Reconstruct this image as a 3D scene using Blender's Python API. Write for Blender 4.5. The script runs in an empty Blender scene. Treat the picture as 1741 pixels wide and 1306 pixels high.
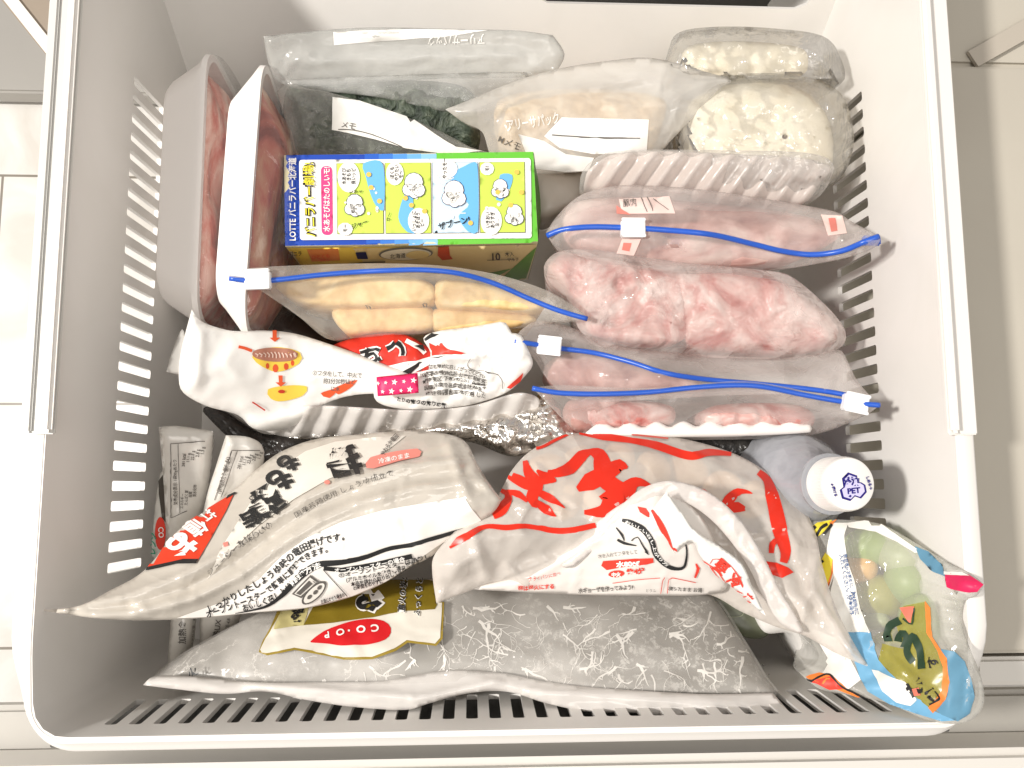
import bpy, bmesh, math, random
import numpy as np
from mathutils import Vector, Matrix, noise
from mathutils.bvhtree import BVHTree
from mathutils.geometry import delaunay_2d_cdt

SC = bpy.context.scene
COL = SC.collection
random.seed(7)

# ------------------------------------------------------------------ camera
F = 1433.0                                   # focal length in photo pixels (photo 1741 wide)
CX, CY = 870.5, 653.0
down = Vector((-70, -177, -1433)).normalized()
upw = -down
xw = Vector((1, -.003, -.052)); xw = (xw - upw * xw.dot(upw)).normalized()
yw = upw.cross(xw)
ROT = Matrix((xw, yw, upw))                  # camera vector -> world vector
CAM = Vector((0, 0, .578))
cd = bpy.data.cameras.new('camera'); cam = bpy.data.objects.new('camera', cd); COL.objects.link(cam)
cd.sensor_width = 36; cd.lens = 36 * F / 1741.0; cd.clip_start = .01; cd.clip_end = 50
cam.matrix_world = Matrix.Translation(CAM) @ ROT.to_4x4()
SC.camera = cam

# ------------------------------------------------------------------ light
w = bpy.data.worlds.new('World'); SC.world = w; w.use_nodes = True
bg = w.node_tree.nodes['Background']; bg.inputs[0].default_value = (1.0, .955, .905, 1); bg.inputs[1].default_value = .45
def lamp(name, loc, target, size, power, col):
    l = bpy.data.lights.new(name, 'AREA'); l.shape = 'DISK'; l.size = size; l.energy = power; l.color = col
    o = bpy.data.objects.new(name, l); COL.objects.link(o); o.location = loc
    o.rotation_euler = (Vector(target) - Vector(loc)).to_track_quat('-Z', 'Y').to_euler()
    o['label'] = 'room lamp or added fill lamp'; return o
lamp('ceiling_lamp', (-1.22, .08, 1.50), (0.03, .05, .15), .17, 36, (1.0, .96, .91))
lamp('fill_lamp', (.25, -.35, 1.9), (0.03, .05, .15), .9, 9, (1.0, .95, .89))  # unseen soft fill, added to brighten faces turned to the front
SC.view_settings.view_transform = 'Standard'; SC.view_settings.look = 'None'
SC.view_settings.exposure = 0.12; SC.view_settings.gamma = 1
SC.cycles.transparent_max_bounces = 24; SC.cycles.max_bounces = 7; SC.cycles.use_denoising = True
SC.cycles.sample_clamp_indirect = 4

# ------------------------------------------------------------------ helpers
def ray(px, py):
    return (ROT @ Vector((px - CX, CY - py, -F))).normalized()
def P(px, py, z):                            # photo pixel + height in cm -> world point
    d = ray(px, py); t = (z / 100.0 - CAM.z) / d.z
    return CAM + d * t
def link(o): COL.objects.link(o); return o
def mesh_obj(name, verts, faces, mat, root=None, smooth=True):
    m = bpy.data.meshes.new(name)
    off = Vector((0, 0, 0)); q_ = root
    while q_ is not None: off = off + q_.location; q_ = q_.parent
    m.from_pydata([tuple(Vector(v) - off) for v in verts], [], [tuple(f) for f in faces])
    if mat is not None: m.materials.append(mat)
    if smooth: m.polygons.foreach_set('use_smooth', [True] * len(m.polygons))
    m.update()
    o = link(bpy.data.objects.new(name, m))
    if root is not None: o.parent = root
    return o
def thing(name, label, cat, loc, group=None):
    o = link(bpy.data.objects.new(name, None)); o.location = loc; o.empty_display_size = .02
    o['label'] = label; o['category'] = cat
    if group: o['group'] = group
    return o
def struct(o): o['kind'] = 'structure'; return o

# ---- materials
def M(name):
    m = bpy.data.materials.new(name); m.use_nodes = True
    nt = m.node_tree; b = nt.nodes['Principled BSDF']
    return m, nt, b
def nd(nt, t, **k):
    n = nt.nodes.new(t)
    for a, v in k.items():
        if a.startswith('i_'): n.inputs[a[2:].replace('_', ' ')].default_value = v
        else: setattr(n, a, v)
    return n
def bump(nt, b, scale, strength, dist=.001, detail=3, kind='noise'):
    tc = nd(nt, 'ShaderNodeTexCoord')
    if kind == 'noise':
        n = nd(nt, 'ShaderNodeTexNoise', i_Scale=scale, i_Detail=detail, i_Distortion=.6); out = n.outputs['Fac']
    else:
        n = nd(nt, 'ShaderNodeTexVoronoi', i_Scale=scale); n.feature = 'F1'; out = n.outputs['Distance']
    nt.links.new(tc.outputs['Object'], n.inputs['Vector'])
    bp = nd(nt, 'ShaderNodeBump', i_Strength=strength, i_Distance=dist)
    nt.links.new(out, bp.inputs['Height']); nt.links.new(bp.outputs[0], b.inputs['Normal'])
    return tc, bp
def plain(name, col, rough=.5, bs=0, bst=0, bd=.001, metal=0, sss=0, spec=.5):
    m, nt, b = M(name)
    b.inputs['Base Color'].default_value = (*col, 1); b.inputs['Roughness'].default_value = rough
    b.inputs['Metallic'].default_value = metal; b.inputs['Specular IOR Level'].default_value = spec
    if sss:
        b.inputs['Subsurface Weight'].default_value = sss; b.inputs['Subsurface Radius'].default_value = (.004, .003, .002)
        b.inputs['Subsurface Scale'].default_value = 1
    if bs: bump(nt, b, bs, bst, bd)
    return m
def mottled(name, cols, scale, rough=.5, bst=.4, bd=.002, detail=5, dist=1.0, stops=None, stretch=(1, 1, 1), spec=.5):
    m, nt, b = M(name)
    tc = nd(nt, 'ShaderNodeTexCoord'); mp = nd(nt, 'ShaderNodeMapping'); mp.inputs['Scale'].default_value = stretch
    n = nd(nt, 'ShaderNodeTexNoise', i_Scale=scale, i_Detail=detail, i_Distortion=dist)
    cr = nd(nt, 'ShaderNodeValToRGB')
    k = len(cols); stops = stops or [.3 + .4 * i / (k - 1) for i in range(k)]
    while len(cr.color_ramp.elements) < k: cr.color_ramp.elements.new(.5)
    for e, c, s in zip(cr.color_ramp.elements, cols, stops): e.position = s; e.color = (*c, 1)
    L = nt.links.new
    L(tc.outputs['Object'], mp.inputs[0]); L(mp.outputs[0], n.inputs['Vector']); L(n.outputs['Fac'], cr.inputs[0])
    L(cr.outputs[0], b.inputs['Base Color']); b.inputs['Roughness'].default_value = rough
    b.inputs['Specular IOR Level'].default_value = spec
    bp = nd(nt, 'ShaderNodeBump', i_Strength=bst, i_Distance=bd); L(n.outputs['Fac'], bp.inputs['Height']); L(bp.outputs[0], b.inputs['Normal'])
    return m
def film(name, col=(.9, .87, .84), a=.42, rough=.3, bs=60, bst=.35, bd=.002, var=.25, vs=18, edge=.35):
    """thin plastic: partly see-through, with cloudy variation, more opaque at grazing angles"""
    m, nt, b = M(name); L = nt.links.new
    b.inputs['Base Color'].default_value = (*col, 1); b.inputs['Roughness'].default_value = max(.08, rough - .13); b.inputs['Specular IOR Level'].default_value = .7
    tc, bp = bump(nt, b, bs, bst, bd)
    n = nd(nt, 'ShaderNodeTexNoise', i_Scale=vs, i_Detail=3, i_Distortion=1.2); L(tc.outputs['Object'], n.inputs['Vector'])
    wob = nd(nt, 'ShaderNodeTexNoise', i_Scale=30, i_Detail=2); L(tc.outputs['Object'], wob.inputs['Vector'])
    wv = nd(nt, 'ShaderNodeVectorMath', operation='MULTIPLY_ADD'); wv.inputs[1].default_value = (.03, .03, .03); L(wob.outputs['Color'], wv.inputs[0]); L(tc.outputs['Object'], wv.inputs[2])
    mus = nd(nt, 'ShaderNodeTexVoronoi', i_Scale=bs * .85); L(wv.outputs[0], mus.inputs['Vector'])
    b2 = nd(nt, 'ShaderNodeBump', i_Strength=min(1, bst * 1.5), i_Distance=bd * 1.1); L(mus.outputs['Distance'], b2.inputs['Height']); L(bp.outputs[0], b2.inputs['Normal']); L(b2.outputs[0], b.inputs['Normal'])
    mr = nd(nt, 'ShaderNodeMapRange'); mr.inputs[1].default_value = .3; mr.inputs[2].default_value = .7
    mr.inputs[3].default_value = a - var / 2; mr.inputs[4].default_value = a + var / 2
    L(n.outputs['Fac'], mr.inputs[0])
    lw = nd(nt, 'ShaderNodeLayerWeight', i_Blend=.35)
    ad = nd(nt, 'ShaderNodeMath', operation='MULTIPLY_ADD'); ad.inputs[1].default_value = edge
    L(lw.outputs['Facing'], ad.inputs[0]); L(mr.outputs[0], ad.inputs[2])
    tr = nd(nt, 'ShaderNodeBsdfTransparent'); mx = nd(nt, 'ShaderNodeMixShader')
    ad.use_clamp = True
    L(ad.outputs[0], mx.inputs[0]); L(tr.outputs[0], mx.inputs[1]); L(b.outputs[0], mx.inputs[2])
    L(mx.outputs[0], nt.nodes['Material Output'].inputs['Surface'])
    return m
def clear(name, a=.10, bs=70, bst=.8, bd=.003, rough=.08, col=(.95, .93, .9), gl=.55):
    """clear wrap: see-through with sharp crinkled glints"""
    m, nt, b = M(name); L = nt.links.new
    b.inputs['Base Color'].default_value = (*col, 1); b.inputs['Roughness'].default_value = .4
    tc = nd(nt, 'ShaderNodeTexCoord'); n = nd(nt, 'ShaderNodeTexNoise', i_Scale=bs, i_Detail=4, i_Distortion=1.5)
    L(tc.outputs['Object'], n.inputs['Vector'])
    bp = nd(nt, 'ShaderNodeBump', i_Strength=bst, i_Distance=bd); L(n.outputs['Fac'], bp.inputs['Height'])
    g = nd(nt, 'ShaderNodeBsdfGlossy', i_Roughness=rough); L(bp.outputs[0], g.inputs['Normal'])
    lw = nd(nt, 'ShaderNodeLayerWeight', i_Blend=.3); L(bp.outputs[0], lw.inputs['Normal'])
    pw = nd(nt, 'ShaderNodeMath', operation='MULTIPLY_ADD'); pw.inputs[1].default_value = gl; pw.inputs[2].default_value = .05
    L(lw.outputs['Fresnel'], pw.inputs[0]); pw.use_clamp = True
    tr = nd(nt, 'ShaderNodeBsdfTransparent'); m1 = nd(nt, 'ShaderNodeMixShader', i_Fac=a); m2 = nd(nt, 'ShaderNodeMixShader')
    L(tr.outputs[0], m1.inputs[1]); L(b.outputs[0], m1.inputs[2])
    L(pw.outputs[0], m2.inputs[0]); L(m1.outputs[0], m2.inputs[1]); L(g.outputs[0], m2.inputs[2])
    L(m2.outputs[0], nt.nodes['Material Output'].inputs['Surface'])
    return m
_ink = {}
def ink(r, g, b_, rough=.45):
    k = (r, g, b_)
    if k not in _ink: _ink[k] = plain('ink', k, rough, spec=.3)
    return _ink[k]
def srgb(r, g, b_):
    f = lambda c: (c / 255 / 12.92) if c <= 10 else ((c / 255 + .055) / 1.055) ** 2.4
    return (f(r), f(g), f(b_))

# ---- 2D outline tools (photo pixels)
def smooth_path(pts, closed, step=8.0):
    """Catmull-Rom through points; a third item 1 marks a sharp corner"""
    n = len(pts); out = []
    segs = n if closed else n - 1
    for i in range(segs):
        p1 = pts[i]; p2 = pts[(i + 1) % n]
        p0 = pts[i - 1] if (closed or i > 0) else p1
        p3 = pts[(i + 2) % n] if (closed or i + 2 < n) else p2
        if len(p1) > 2: p0 = p1
        if len(p2) > 2: p3 = p2
        a, b, c, d = [np.array(q[:2], float) for q in (p0, p1, p2, p3)]
        L = np.linalg.norm(c - b); k = max(1, int(L / step))
        t1 = (c - a) * .5; t2 = (d - b) * .5
        m = L * 1.2
        for t_ in (t1, t2):
            q = np.linalg.norm(t_)
            if q > m: t_ *= m / q
        for j in range(k):
            t = j / k
            h = (2*t**3 - 3*t*t + 1) * b + (t**3 - 2*t*t + t) * t1 + (-2*t**3 + 3*t*t) * c + (t**3 - t*t) * t2
            out.append((h[0], h[1]))
    if not closed: out.append(tuple(pts[-1][:2]))
    return out
def seg_dist(Q, poly):
    A = np.array(poly); B = np.roll(A, -1, axis=0); D = B - A
    L2 = (D ** 2).sum(1) + 1e-9
    best = np.full(len(Q), 1e9)
    for a, d, l in zip(A, D, L2):
        t = np.clip(((Q - a) @ d) / l, 0, 1)
        best = np.minimum(best, np.linalg.norm(Q - a - t[:, None] * d, axis=1))
    return best
def inside(Q, poly):
    A = np.array(poly); B = np.roll(A, -1, axis=0); c = np.zeros(len(Q), bool)
    for a, b in zip(A, B):
        if a[1] == b[1]: continue
        m = ((a[1] > Q[:, 1]) != (b[1] > Q[:, 1])) & (Q[:, 0] < (b[0] - a[0]) * (Q[:, 1] - a[1]) / (b[1] - a[1]) + a[0])
        c ^= m
    return c
def tri_poly(poly, step):
    """triangulate polygon with interior points; returns pts, tris, dist"""
    A = np.array(poly); lo = A.min(0); hi = A.max(0)
    g = []
    r = 0; y = lo[1] + step * .5
    while y < hi[1]:
        x = lo[0] + (step * .5 if r % 2 else 0)
        while x < hi[0]: g.append((x, y)); x += step
        y += step * .87; r += 1
    nb = len(poly)
    pts = [tuple(p) for p in poly]
    if g:
        G = np.array(g); k = inside(G, poly); G = G[k]
        if len(G):
            G = G[seg_dist(G, poly) > step * .45]
            pts += [tuple(q) for q in G]
    v, e, f, ov, oe, of = delaunay_2d_cdt([Vector(p) for p in pts], [], [list(range(nb))], 1, 1e-5, True)
    V = np.array([tuple(q) for q in v])
    T = [tuple(t) for t in f if len(t) == 3]
    cen = np.array([V[list(t)].mean(0) for t in T]) if T else np.zeros((0, 2))
    keep = inside(cen, poly) if len(cen) else []
    T = [t for t, k in zip(T, keep) if k]
    return V, T, seg_dist(V, poly)
def tps(ctrl):
    C = np.array(ctrl, float)
    if len(C) == 1: z0 = C[0, 2]; return lambda Q: np.full(len(Q), z0)
    X = C[:, :2] / 500.0; z = C[:, 2]; n = len(C)
    if n == 2:
        d = X[1] - X[0]
        return lambda Q: z[0] + (z[1] - z[0]) * np.clip(((np.array(Q) / 500.0 - X[0]) @ d) / (d @ d), -.3, 1.3)
    def K(r): return r * r * np.log(r + 1e-9)
    A = np.zeros((n + 3, n + 3)); A[:n, :n] = K(np.linalg.norm(X[:, None] - X[None], axis=2)) + np.eye(n) * 2e-3
    A[:n, n] = 1; A[:n, n + 1:] = X; A[n, :n] = 1; A[n + 1:, :n] = X.T
    s = np.linalg.lstsq(A, np.concatenate([z, np.zeros(3)]), rcond=None)[0]
    lo, hi = z.min() - .8, z.max() + .8
    def f(Q):
        q = np.array(Q, float) / 500.0
        return np.clip(K(np.linalg.norm(q[:, None] - X[None], axis=2)) @ s[:n] + s[n] + q @ s[n + 1:], lo, hi)
    return f
class Surf: pass
def pillow(name, root, mat, outline, zc, bulge=1.0, R=60, deep=2.0, step=9, wr=(.12, 60, 0, 1.0), folds=(), closed_smooth=True, prof=.62, extra=None, rip=None):
    """a filled bag: outline in photo pixels, heights in cm. top bulges up, underside goes down 'deep' cm.
    wr = (amplitude cm, wavelength px, angle deg, stretch); folds = (x0,y0,x1,y1,amp,width)"""
    poly = smooth_path(outline, True, step)
    V, T, D = tri_poly(poly, step); q0 = np.array(poly); A_ = abs(np.sum(q0[:, 0] * np.roll(q0[:, 1], -1) - q0[:, 1] * np.roll(q0[:, 0], -1))) / 2
    zf = tps(zc); Z = zf(V)
    pr = (1 - (1 - np.clip(D / R, 0, 1)) ** 2) ** prof
    amp, wl, ang, st = (tuple(wr) + (0, 1.0))[:4]
    ca, sa = math.cos(math.radians(ang)), math.sin(math.radians(ang))
    seed = (hash(name) % 97) if False else sum(map(ord, name)) % 97 + outline[0][0] * .137
    N = np.zeros(len(V))
    for i, (x, y) in enumerate(V):
        u = (x * ca - y * sa) / (wl * st); v = (x * sa + y * ca) / wl
        n = noise.noise(Vector((u, v, seed))) + .5 * (1 - 2 * abs(noise.noise(Vector((u * 1.9, v * 1.9, seed + 9))))) + .3 * noise.noise(Vector((u * 4, v * 4, seed + 4)))
        cr = 1 - min(1, abs(noise.noise(Vector((u * 1.3 + 7, v * 1.3, seed + 20)))) * 5)
        N[i] = n + .9 * cr * cr * max(0, .35 + noise.noise(Vector((u * .6, v * .6, seed + 31))))
    ed = np.clip(D / 14.0, .35, 1)
    B = bulge * pr + amp * N * ed
    for (x0, y0, x1, y1, a, wd) in folds:
        p = np.array((x0, y0), float); d = np.array((x1 - x0, y1 - y0), float); L = np.linalg.norm(d); t = ((V - p) @ d) / L / L
        tt = np.clip(t, 0, 1); q = np.linalg.norm(V - p - tt[:, None] * d, axis=1)
        B += a * np.exp(-(q / wd) ** 2) * np.clip(np.minimum(t + .1, 1.1 - t) * 6, 0, 1)
    nc = int(A_ / (1800 if name == 'sheet' else 4600)) if name in ('film', 'sheet', 'wrap', 'pouch_film', 'side_film', 'panel', 'flap') and amp > .06 else 0
    rg = random.Random(int(outline[0][0] * 7 + outline[0][1]))
    for _ in range(nc):
        c_ = V[rg.randrange(len(V))]; aa = math.radians(-ang) + rg.gauss(0, .7); Lc = rg.uniform(25, 110); d = np.array((math.cos(aa), math.sin(aa)))
        t = (V - c_) @ d; pq = np.abs((V - c_) @ np.array((-d[1], d[0])) + .0025 * t * t * rg.uniform(-1, 1))
        B += rg.choice((-1, 1)) * rg.uniform(.06, .17) * np.exp(-pq / rg.uniform(4, 9)) * np.clip(1 - np.abs(t) / (Lc / 2), 0, 1) * ed
    if rip is not None:                       # corrugation: (angle, wavelength, amp)
        a_, wl_, am_ = rip
        B += am_ * np.sin((V[:, 0] * math.cos(math.radians(a_)) + V[:, 1] * math.sin(math.radians(a_))) / wl_ * 2 * math.pi)
    if extra is not None: B += extra(V, D)
    top = [P(x, y, z + b) for (x, y), z, b in zip(V, Z, B)]
    n = len(V)
    seamz = [t.z for t in top]
    faces = []
    c0 = None
    for t in T:
        a, b, c = [top[k] for k in t]
        if (b - a).cross(c - a).z < 0: t = (t[0], t[2], t[1])
        faces.append(t)
    verts = list(top)
    if deep > 0:
        bi = {}
        edge = D < 1e-3
        for i in range(n):
            if edge[i]: bi[i] = i
            else:
                bi[i] = len(verts); p = top[i]; pz = p.z - (B[i] + deep * pr[i]) / 100.0
                verts.append(Vector((p.x, p.y, min(pz, p.z - .0004))))
        low = [(bi[t[0]], bi[t[2]], bi[t[1]]) for t in faces]
        faces += [f for f in low if not all(edge[k] for k in (f[0], f[1], f[2]) if k < n) or len(set(f)) == 3 and any(k >= n for k in f)]
    o = mesh_obj(name, verts, faces, mat, root)
    s = Surf(); s.o = o; s.root = root
    s.bvh = BVHTree.FromPolygons([tuple(v) for v in top], [tuple(t) for t in faces[:len(T)]])
    return s
def surf_of(objs, root):
    """ray-castable surface from existing meshes"""
    vs, fs = [], []
    for o in objs:
        b = len(vs); mw = Matrix.Translation(root.location if root else (0, 0, 0))
        vs += [tuple(mw @ v.co) for v in o.data.vertices]; fs += [tuple(k + b for k in p.vertices) for p in o.data.polygons]
    s = Surf(); s.root = root; s.o = objs[0]; s.bvh = BVHTree.FromPolygons(vs, fs); return s
def hit(s, px, py):
    d = ray(px, py); r = s.bvh.ray_cast(CAM, d)
    if r[0] is None: return None
    n = r[1]
    if n.dot(d) > 0: n = -n
    return r[0], n
def lay(s, name, V, T, mat, off=.0004, root=None):
    """drape a flat px-space triangle mesh onto surface s as its own thin part"""
    pos = {}; vs = []; fs = []
    for t in T:
        ok = True
        for k in t:
            if k not in pos:
                h = hit(s, V[k][0], V[k][1])
                if h is None: pos[k] = -1
                else: pos[k] = len(vs); vs.append(h[0] + h[1] * off)
            if pos[k] < 0: ok = False
        if ok: fs.append([pos[k] for k in t])
    if not fs: return None
    return mesh_obj(name, vs, fs, mat, root or s.root)
class Ink:
    """collects flat shapes of one colour, then drapes them as one part"""
    def __init__(s, surf, name, mat, off=.0004): s.s = surf; s.n = name; s.m = mat; s.off = off; s.V = []; s.T = []; s.G = []
    def add(s, V, T):
        s.G.append(([tuple(v) for v in V], [tuple(t) for t in T])); b = len(s.V); s.V += [tuple(v) for v in V]; s.T += [tuple(k + b for k in t) for t in T]; return s
    def poly(s, pts, smooth=False, step=6.5):
        p = smooth_path(pts, True, step) if smooth else smooth_path([(x[0], x[1], 1) for x in pts], True, step)
        V, T, D = tri_poly(p, step); return s.add(V, T)
    def stroke(s, pts, wd, smooth=True, step=5):
        """ribbon along pts (x,y[,w])"""
        w_ = [p[2] if len(p) > 2 else wd for p in pts]
        q = smooth_path([p[:2] for p in pts], False, step) if smooth else smooth_path([(p[0], p[1], 1) for p in pts], False, step)
        q = np.array(q); n = len(q)
        if n < 2: return s
        base = np.array([p[:2] for p in pts], float)
        cs = np.concatenate([[0], np.cumsum(np.linalg.norm(np.diff(base, axis=0), axis=1))]); cq = np.concatenate([[0], np.cumsum(np.linalg.norm(np.diff(q, axis=0), axis=1))])
        ww = np.interp(cq / max(cq[-1], 1e-6), cs / max(cs[-1], 1e-6), w_) / 2
        d = np.gradient(q, axis=0); d /= np.linalg.norm(d, axis=1)[:, None] + 1e-9
        nn = np.stack([-d[:, 1], d[:, 0]], 1)
        V = np.concatenate([q + nn * ww[:, None], q, q - nn * ww[:, None]]); T = []
        for i in range(n - 1):
            for r in (0, n):
                a, b, c, e = r + i, r + i + 1, r + i + n, r + i + n + 1
                T += [(a, b, c), (b, e, c)]
        return s.add(V, T)
    def disc(s, cx, cy, rx, ry=None, ang=0):
        ry = ry or rx; a = math.radians(ang); n = max(10, int(max(rx, ry) * .8))
        pts = []
        for i in range(n):
            t = 2 * math.pi * i / n; x, y = rx * math.cos(t), ry * math.sin(t)
            pts.append((cx + x * math.cos(a) + y * math.sin(a), cy - x * math.sin(a) + y * math.cos(a)))
        return s.poly(pts)
    def text(s, body, cx, cy, size, ang=0, bold=0.0, sx=1.0, shear=0.0, path=None, gap=1.0):
        """body centred at cx,cy; ang = reading direction in the picture (deg, ccw); path = px baseline to follow"""
        V, T, wdt = glyphs(body, bold)
        if not T: return s
        V = np.array(V); V[:, 0] = (V[:, 0] - wdt / 2) * sx; V[:, 1] -= .36
        V[:, 0] += V[:, 1] * shear
        if path is not None:
            q = np.array(smooth_path(path, False, 4)); cq = np.concatenate([[0], np.cumsum(np.linalg.norm(np.diff(q, axis=0), axis=1))])
            d = np.gradient(q, axis=0); d /= np.linalg.norm(d, axis=1)[:, None]
            L = cq[-1]; sc = L / max(wdt * sx, .01); k = size
            u = (V[:, 0] / sx + wdt / 2) / wdt * L
            x = np.interp(u, cq, q[:, 0]); y = np.interp(u, cq, q[:, 1]); dx = np.interp(u, cq, d[:, 0]); dy = np.interp(u, cq, d[:, 1])
            W = np.stack([x + dy * V[:, 1] * k, y - dx * V[:, 1] * k], 1)
        else:
            a = math.radians(ang); X = V[:, 0] * size; Y = V[:, 1] * size
            W = np.stack([cx + X * math.cos(a) - Y * math.sin(a), cy - X * math.sin(a) - Y * math.cos(a)], 1)
        if size > 12: W, T = split_long(W, T, 6 if size > 24 else 5)
        return s.add(W, T)
    def done(s, name=None, root=None):
        if not s.T: return None
        if 1 < len(s.G) <= 6:
            return [lay(s.s, name or s.n, V, T, s.m, s.off + i * .00002, root) for i, (V, T) in enumerate(s.G)]
        return lay(s.s, name or s.n, s.V, s.T, s.m, s.off, root)
def split_long(V, T, mx):
    bm = bmesh.new(); vs = [bm.verts.new((v[0], v[1], 0)) for v in V]
    for t in T:
        try: bm.faces.new([vs[k] for k in t])
        except ValueError: pass
    for _ in range(4):
        es = [e for e in bm.edges if e.calc_length() > mx]
        if not es: break
        bmesh.ops.subdivide_edges(bm, edges=es, cuts=1); bmesh.ops.triangulate(bm, faces=bm.faces[:])
    bm.verts.index_update()
    out = ([(v.co.x, v.co.y) for v in bm.verts], [tuple(v.index for v in f.verts) for f in bm.faces]); bm.free(); return np.array(out[0]), out[1]
_gl = {}
def glyphs(body, bold):
    k = (body, bold)
    if k in _gl: return _gl[k]
    c = bpy.data.curves.new('t', 'FONT'); c.body = body; c.size = 1; c.offset = bold; c.resolution_u = 2 if len(body) > 6 else 4
    o = bpy.data.objects.new('t', c); COL.objects.link(o); bpy.context.view_layer.update()
    m = bpy.data.meshes.new_from_object(o.evaluated_get(bpy.context.evaluated_depsgraph_get()))
    m.calc_loop_triangles()
    V = [(v.co.x, v.co.y) for v in m.vertices]; T = [tuple(t.vertices) for t in m.loop_triangles]
    wdt = max([v[0] for v in V] or [0]); bpy.data.objects.remove(o); bpy.data.curves.remove(c); bpy.data.meshes.remove(m)
    _gl[k] = (V, T, wdt); return _gl[k]
def tube(name, pts, r, mat, root, n=8, flat=1.0, radii=None):
    """tube through world points"""
    vs, fs = [], []
    m = len(pts); pts = [Vector(p) for p in pts]
    for i, p in enumerate(pts):
        t = (pts[min(i + 1, m - 1)] - pts[max(i - 1, 0)]).normalized()
        s_ = t.cross(Vector((0, 0, 1))).normalized(); u = s_.cross(t)
        rr = radii[i] if radii else r
        for j in range(n):
            a = 2 * math.pi * j / n; vs.append(p + s_ * math.cos(a) * rr + u * math.sin(a) * rr * flat)
    for i in range(m - 1):
        for j in range(n): fs.append((i*n + j, i*n + (j+1) % n, (i+1)*n + (j+1) % n, (i+1)*n + j))
    fs.append(tuple(range(n))[::-1]); fs.append(tuple((m-1)*n + j for j in range(n)))
    return mesh_obj(name, vs, fs, mat, root)
def on_path(s, path, off, step=8, z_default=15):
    q = smooth_path(path, False, step); out = []; last = None
    hs = [hit(s, x, y) for x, y in q]
    zs = [(h[0] + h[1] * off).z if h else None for h in hs]
    good = [i for i, z in enumerate(zs) if z is not None]
    zi = np.interp(range(len(q)), good, [zs[i] for i in good]) if good else [z_default / 100] * len(q)
    k = np.ones(5) / 5; zp = np.pad(zi, 2, mode='edge'); zi = np.convolve(zp, k, 'valid')
    return [P(x, y, z * 100) for (x, y), z in zip(q, zi)]
def lump(name, root, mat, c, r, amp=.15, scale=40, sub=4, seed=0, power=1.0, rot=0):
    """organic lump: ellipsoid (or rounded block when power<1) with noise; c world centre, r radii"""
    bm = bmesh.new(); bmesh.ops.create_icosphere(bm, subdivisions=sub, radius=1)
    Rz = Matrix.Rotation(math.radians(rot), 3, 'Z')
    vs = []
    for v in bm.verts:
        p = v.co.copy()
        if power != 1: p = Vector([math.copysign(abs(k) ** power, k) for k in p])
        q = Vector((p.x * r[0], p.y * r[1], p.z * r[2]))
        k = 1 + amp * (noise.noise(q * scale + Vector((seed, seed * .7, 0))) + .5 * noise.noise(q * scale * 2.3 + Vector((seed, 0, 3))))
        vs.append(Rz @ (q * k) + Vector(c))
    fs = [tuple(v.index for v in f.verts) for f in bm.faces]; bm.free()
    return mesh_obj(name, vs, fs, mat, root)
def box(name, root, mat, lo, hi, bev=.001, rotz=0, about=None):
    bm = bmesh.new(); bmesh.ops.create_cube(bm, size=1)
    for v in bm.verts:
        v.co = Vector([(lo[i] + hi[i]) / 2 + v.co[i] * (hi[i] - lo[i]) for i in range(3)])
    if bev: bmesh.ops.bevel(bm, geom=bm.edges[:], offset=bev, segments=2, affect='EDGES')
    vs = [v.co.copy() for v in bm.verts]; fs = [tuple(v.index for v in f.verts) for f in bm.faces]; bm.free()
    if rotz:
        R = Matrix.Rotation(math.radians(rotz), 3, 'Z'); a = Vector(about or ((lo[0]+hi[0])/2, (lo[1]+hi[1])/2, 0))
        vs = [R @ (v - a) + a for v in vs]
    return mesh_obj(name, vs, fs, mat, root, smooth=False)
# ================================================================== setting: floor, fridge, drawer
ZF = -48
def floor_mat():
    m, nt, b = M('floor_tiles'); L = nt.links.new
    g = nd(nt, 'ShaderNodeNewGeometry'); mp = nd(nt, 'ShaderNodeMapping')
    y0 = P(40, 299, ZF).y; y1 = P(30, 687, ZF).y; pitch = y0 - y1
    x0 = P(10, 230, ZF).x
    mp.inputs['Location'].default_value = (-x0 / pitch + 20.0, -y0 / pitch + 20, 0); mp.inputs['Scale'].default_value = (1 / pitch, 1 / pitch, 1)
    br = nd(nt, 'ShaderNodeTexBrick'); br.offset = .5; br.inputs['Scale'].default_value = 1
    br.inputs['Brick Width'].default_value = 2; br.inputs['Row Height'].default_value = 1; br.inputs['Mortar Size'].default_value = .006; br.inputs['Mortar Smooth'].default_value = .2
    br.inputs['Color1'].default_value = (.90, .88, .84, 1); br.inputs['Color2'].default_value = (.88, .86, .82, 1); br.inputs['Mortar'].default_value = (.30, .27, .23, 1)
    n = nd(nt, 'ShaderNodeTexNoise', i_Scale=9, i_Detail=6, i_Distortion=1.0); L(g.outputs['Position'], n.inputs['Vector'])
    cr = nd(nt, 'ShaderNodeValToRGB'); cr.color_ramp.elements[0].position = .35; cr.color_ramp.elements[0].color = (.80, .77, .73, 1); cr.color_ramp.elements[1].position = .6; cr.color_ramp.elements[1].color = (1, 1, 1, 1)
    mx = nd(nt, 'ShaderNodeMix', data_type='RGBA', blend_type='MULTIPLY'); mx.inputs[0].default_value = .8
    L(g.outputs['Position'], mp.inputs[0]); L(mp.outputs[0], br.inputs['Vector']); L(n.outputs['Fac'], cr.inputs[0])
    L(br.outputs['Color'], mx.inputs[6]); L(cr.outputs[0], mx.inputs[7]); L(mx.outputs[2], b.inputs['Base Color'])
    b.inputs['Roughness'].default_value = .35
    return m
struct(mesh_obj('floor', [(-3, -2, ZF/100), (3, -2, ZF/100), (3, 3, ZF/100), (-3, 3, ZF/100)], [(0, 1, 2, 3)], floor_mat()))

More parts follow.
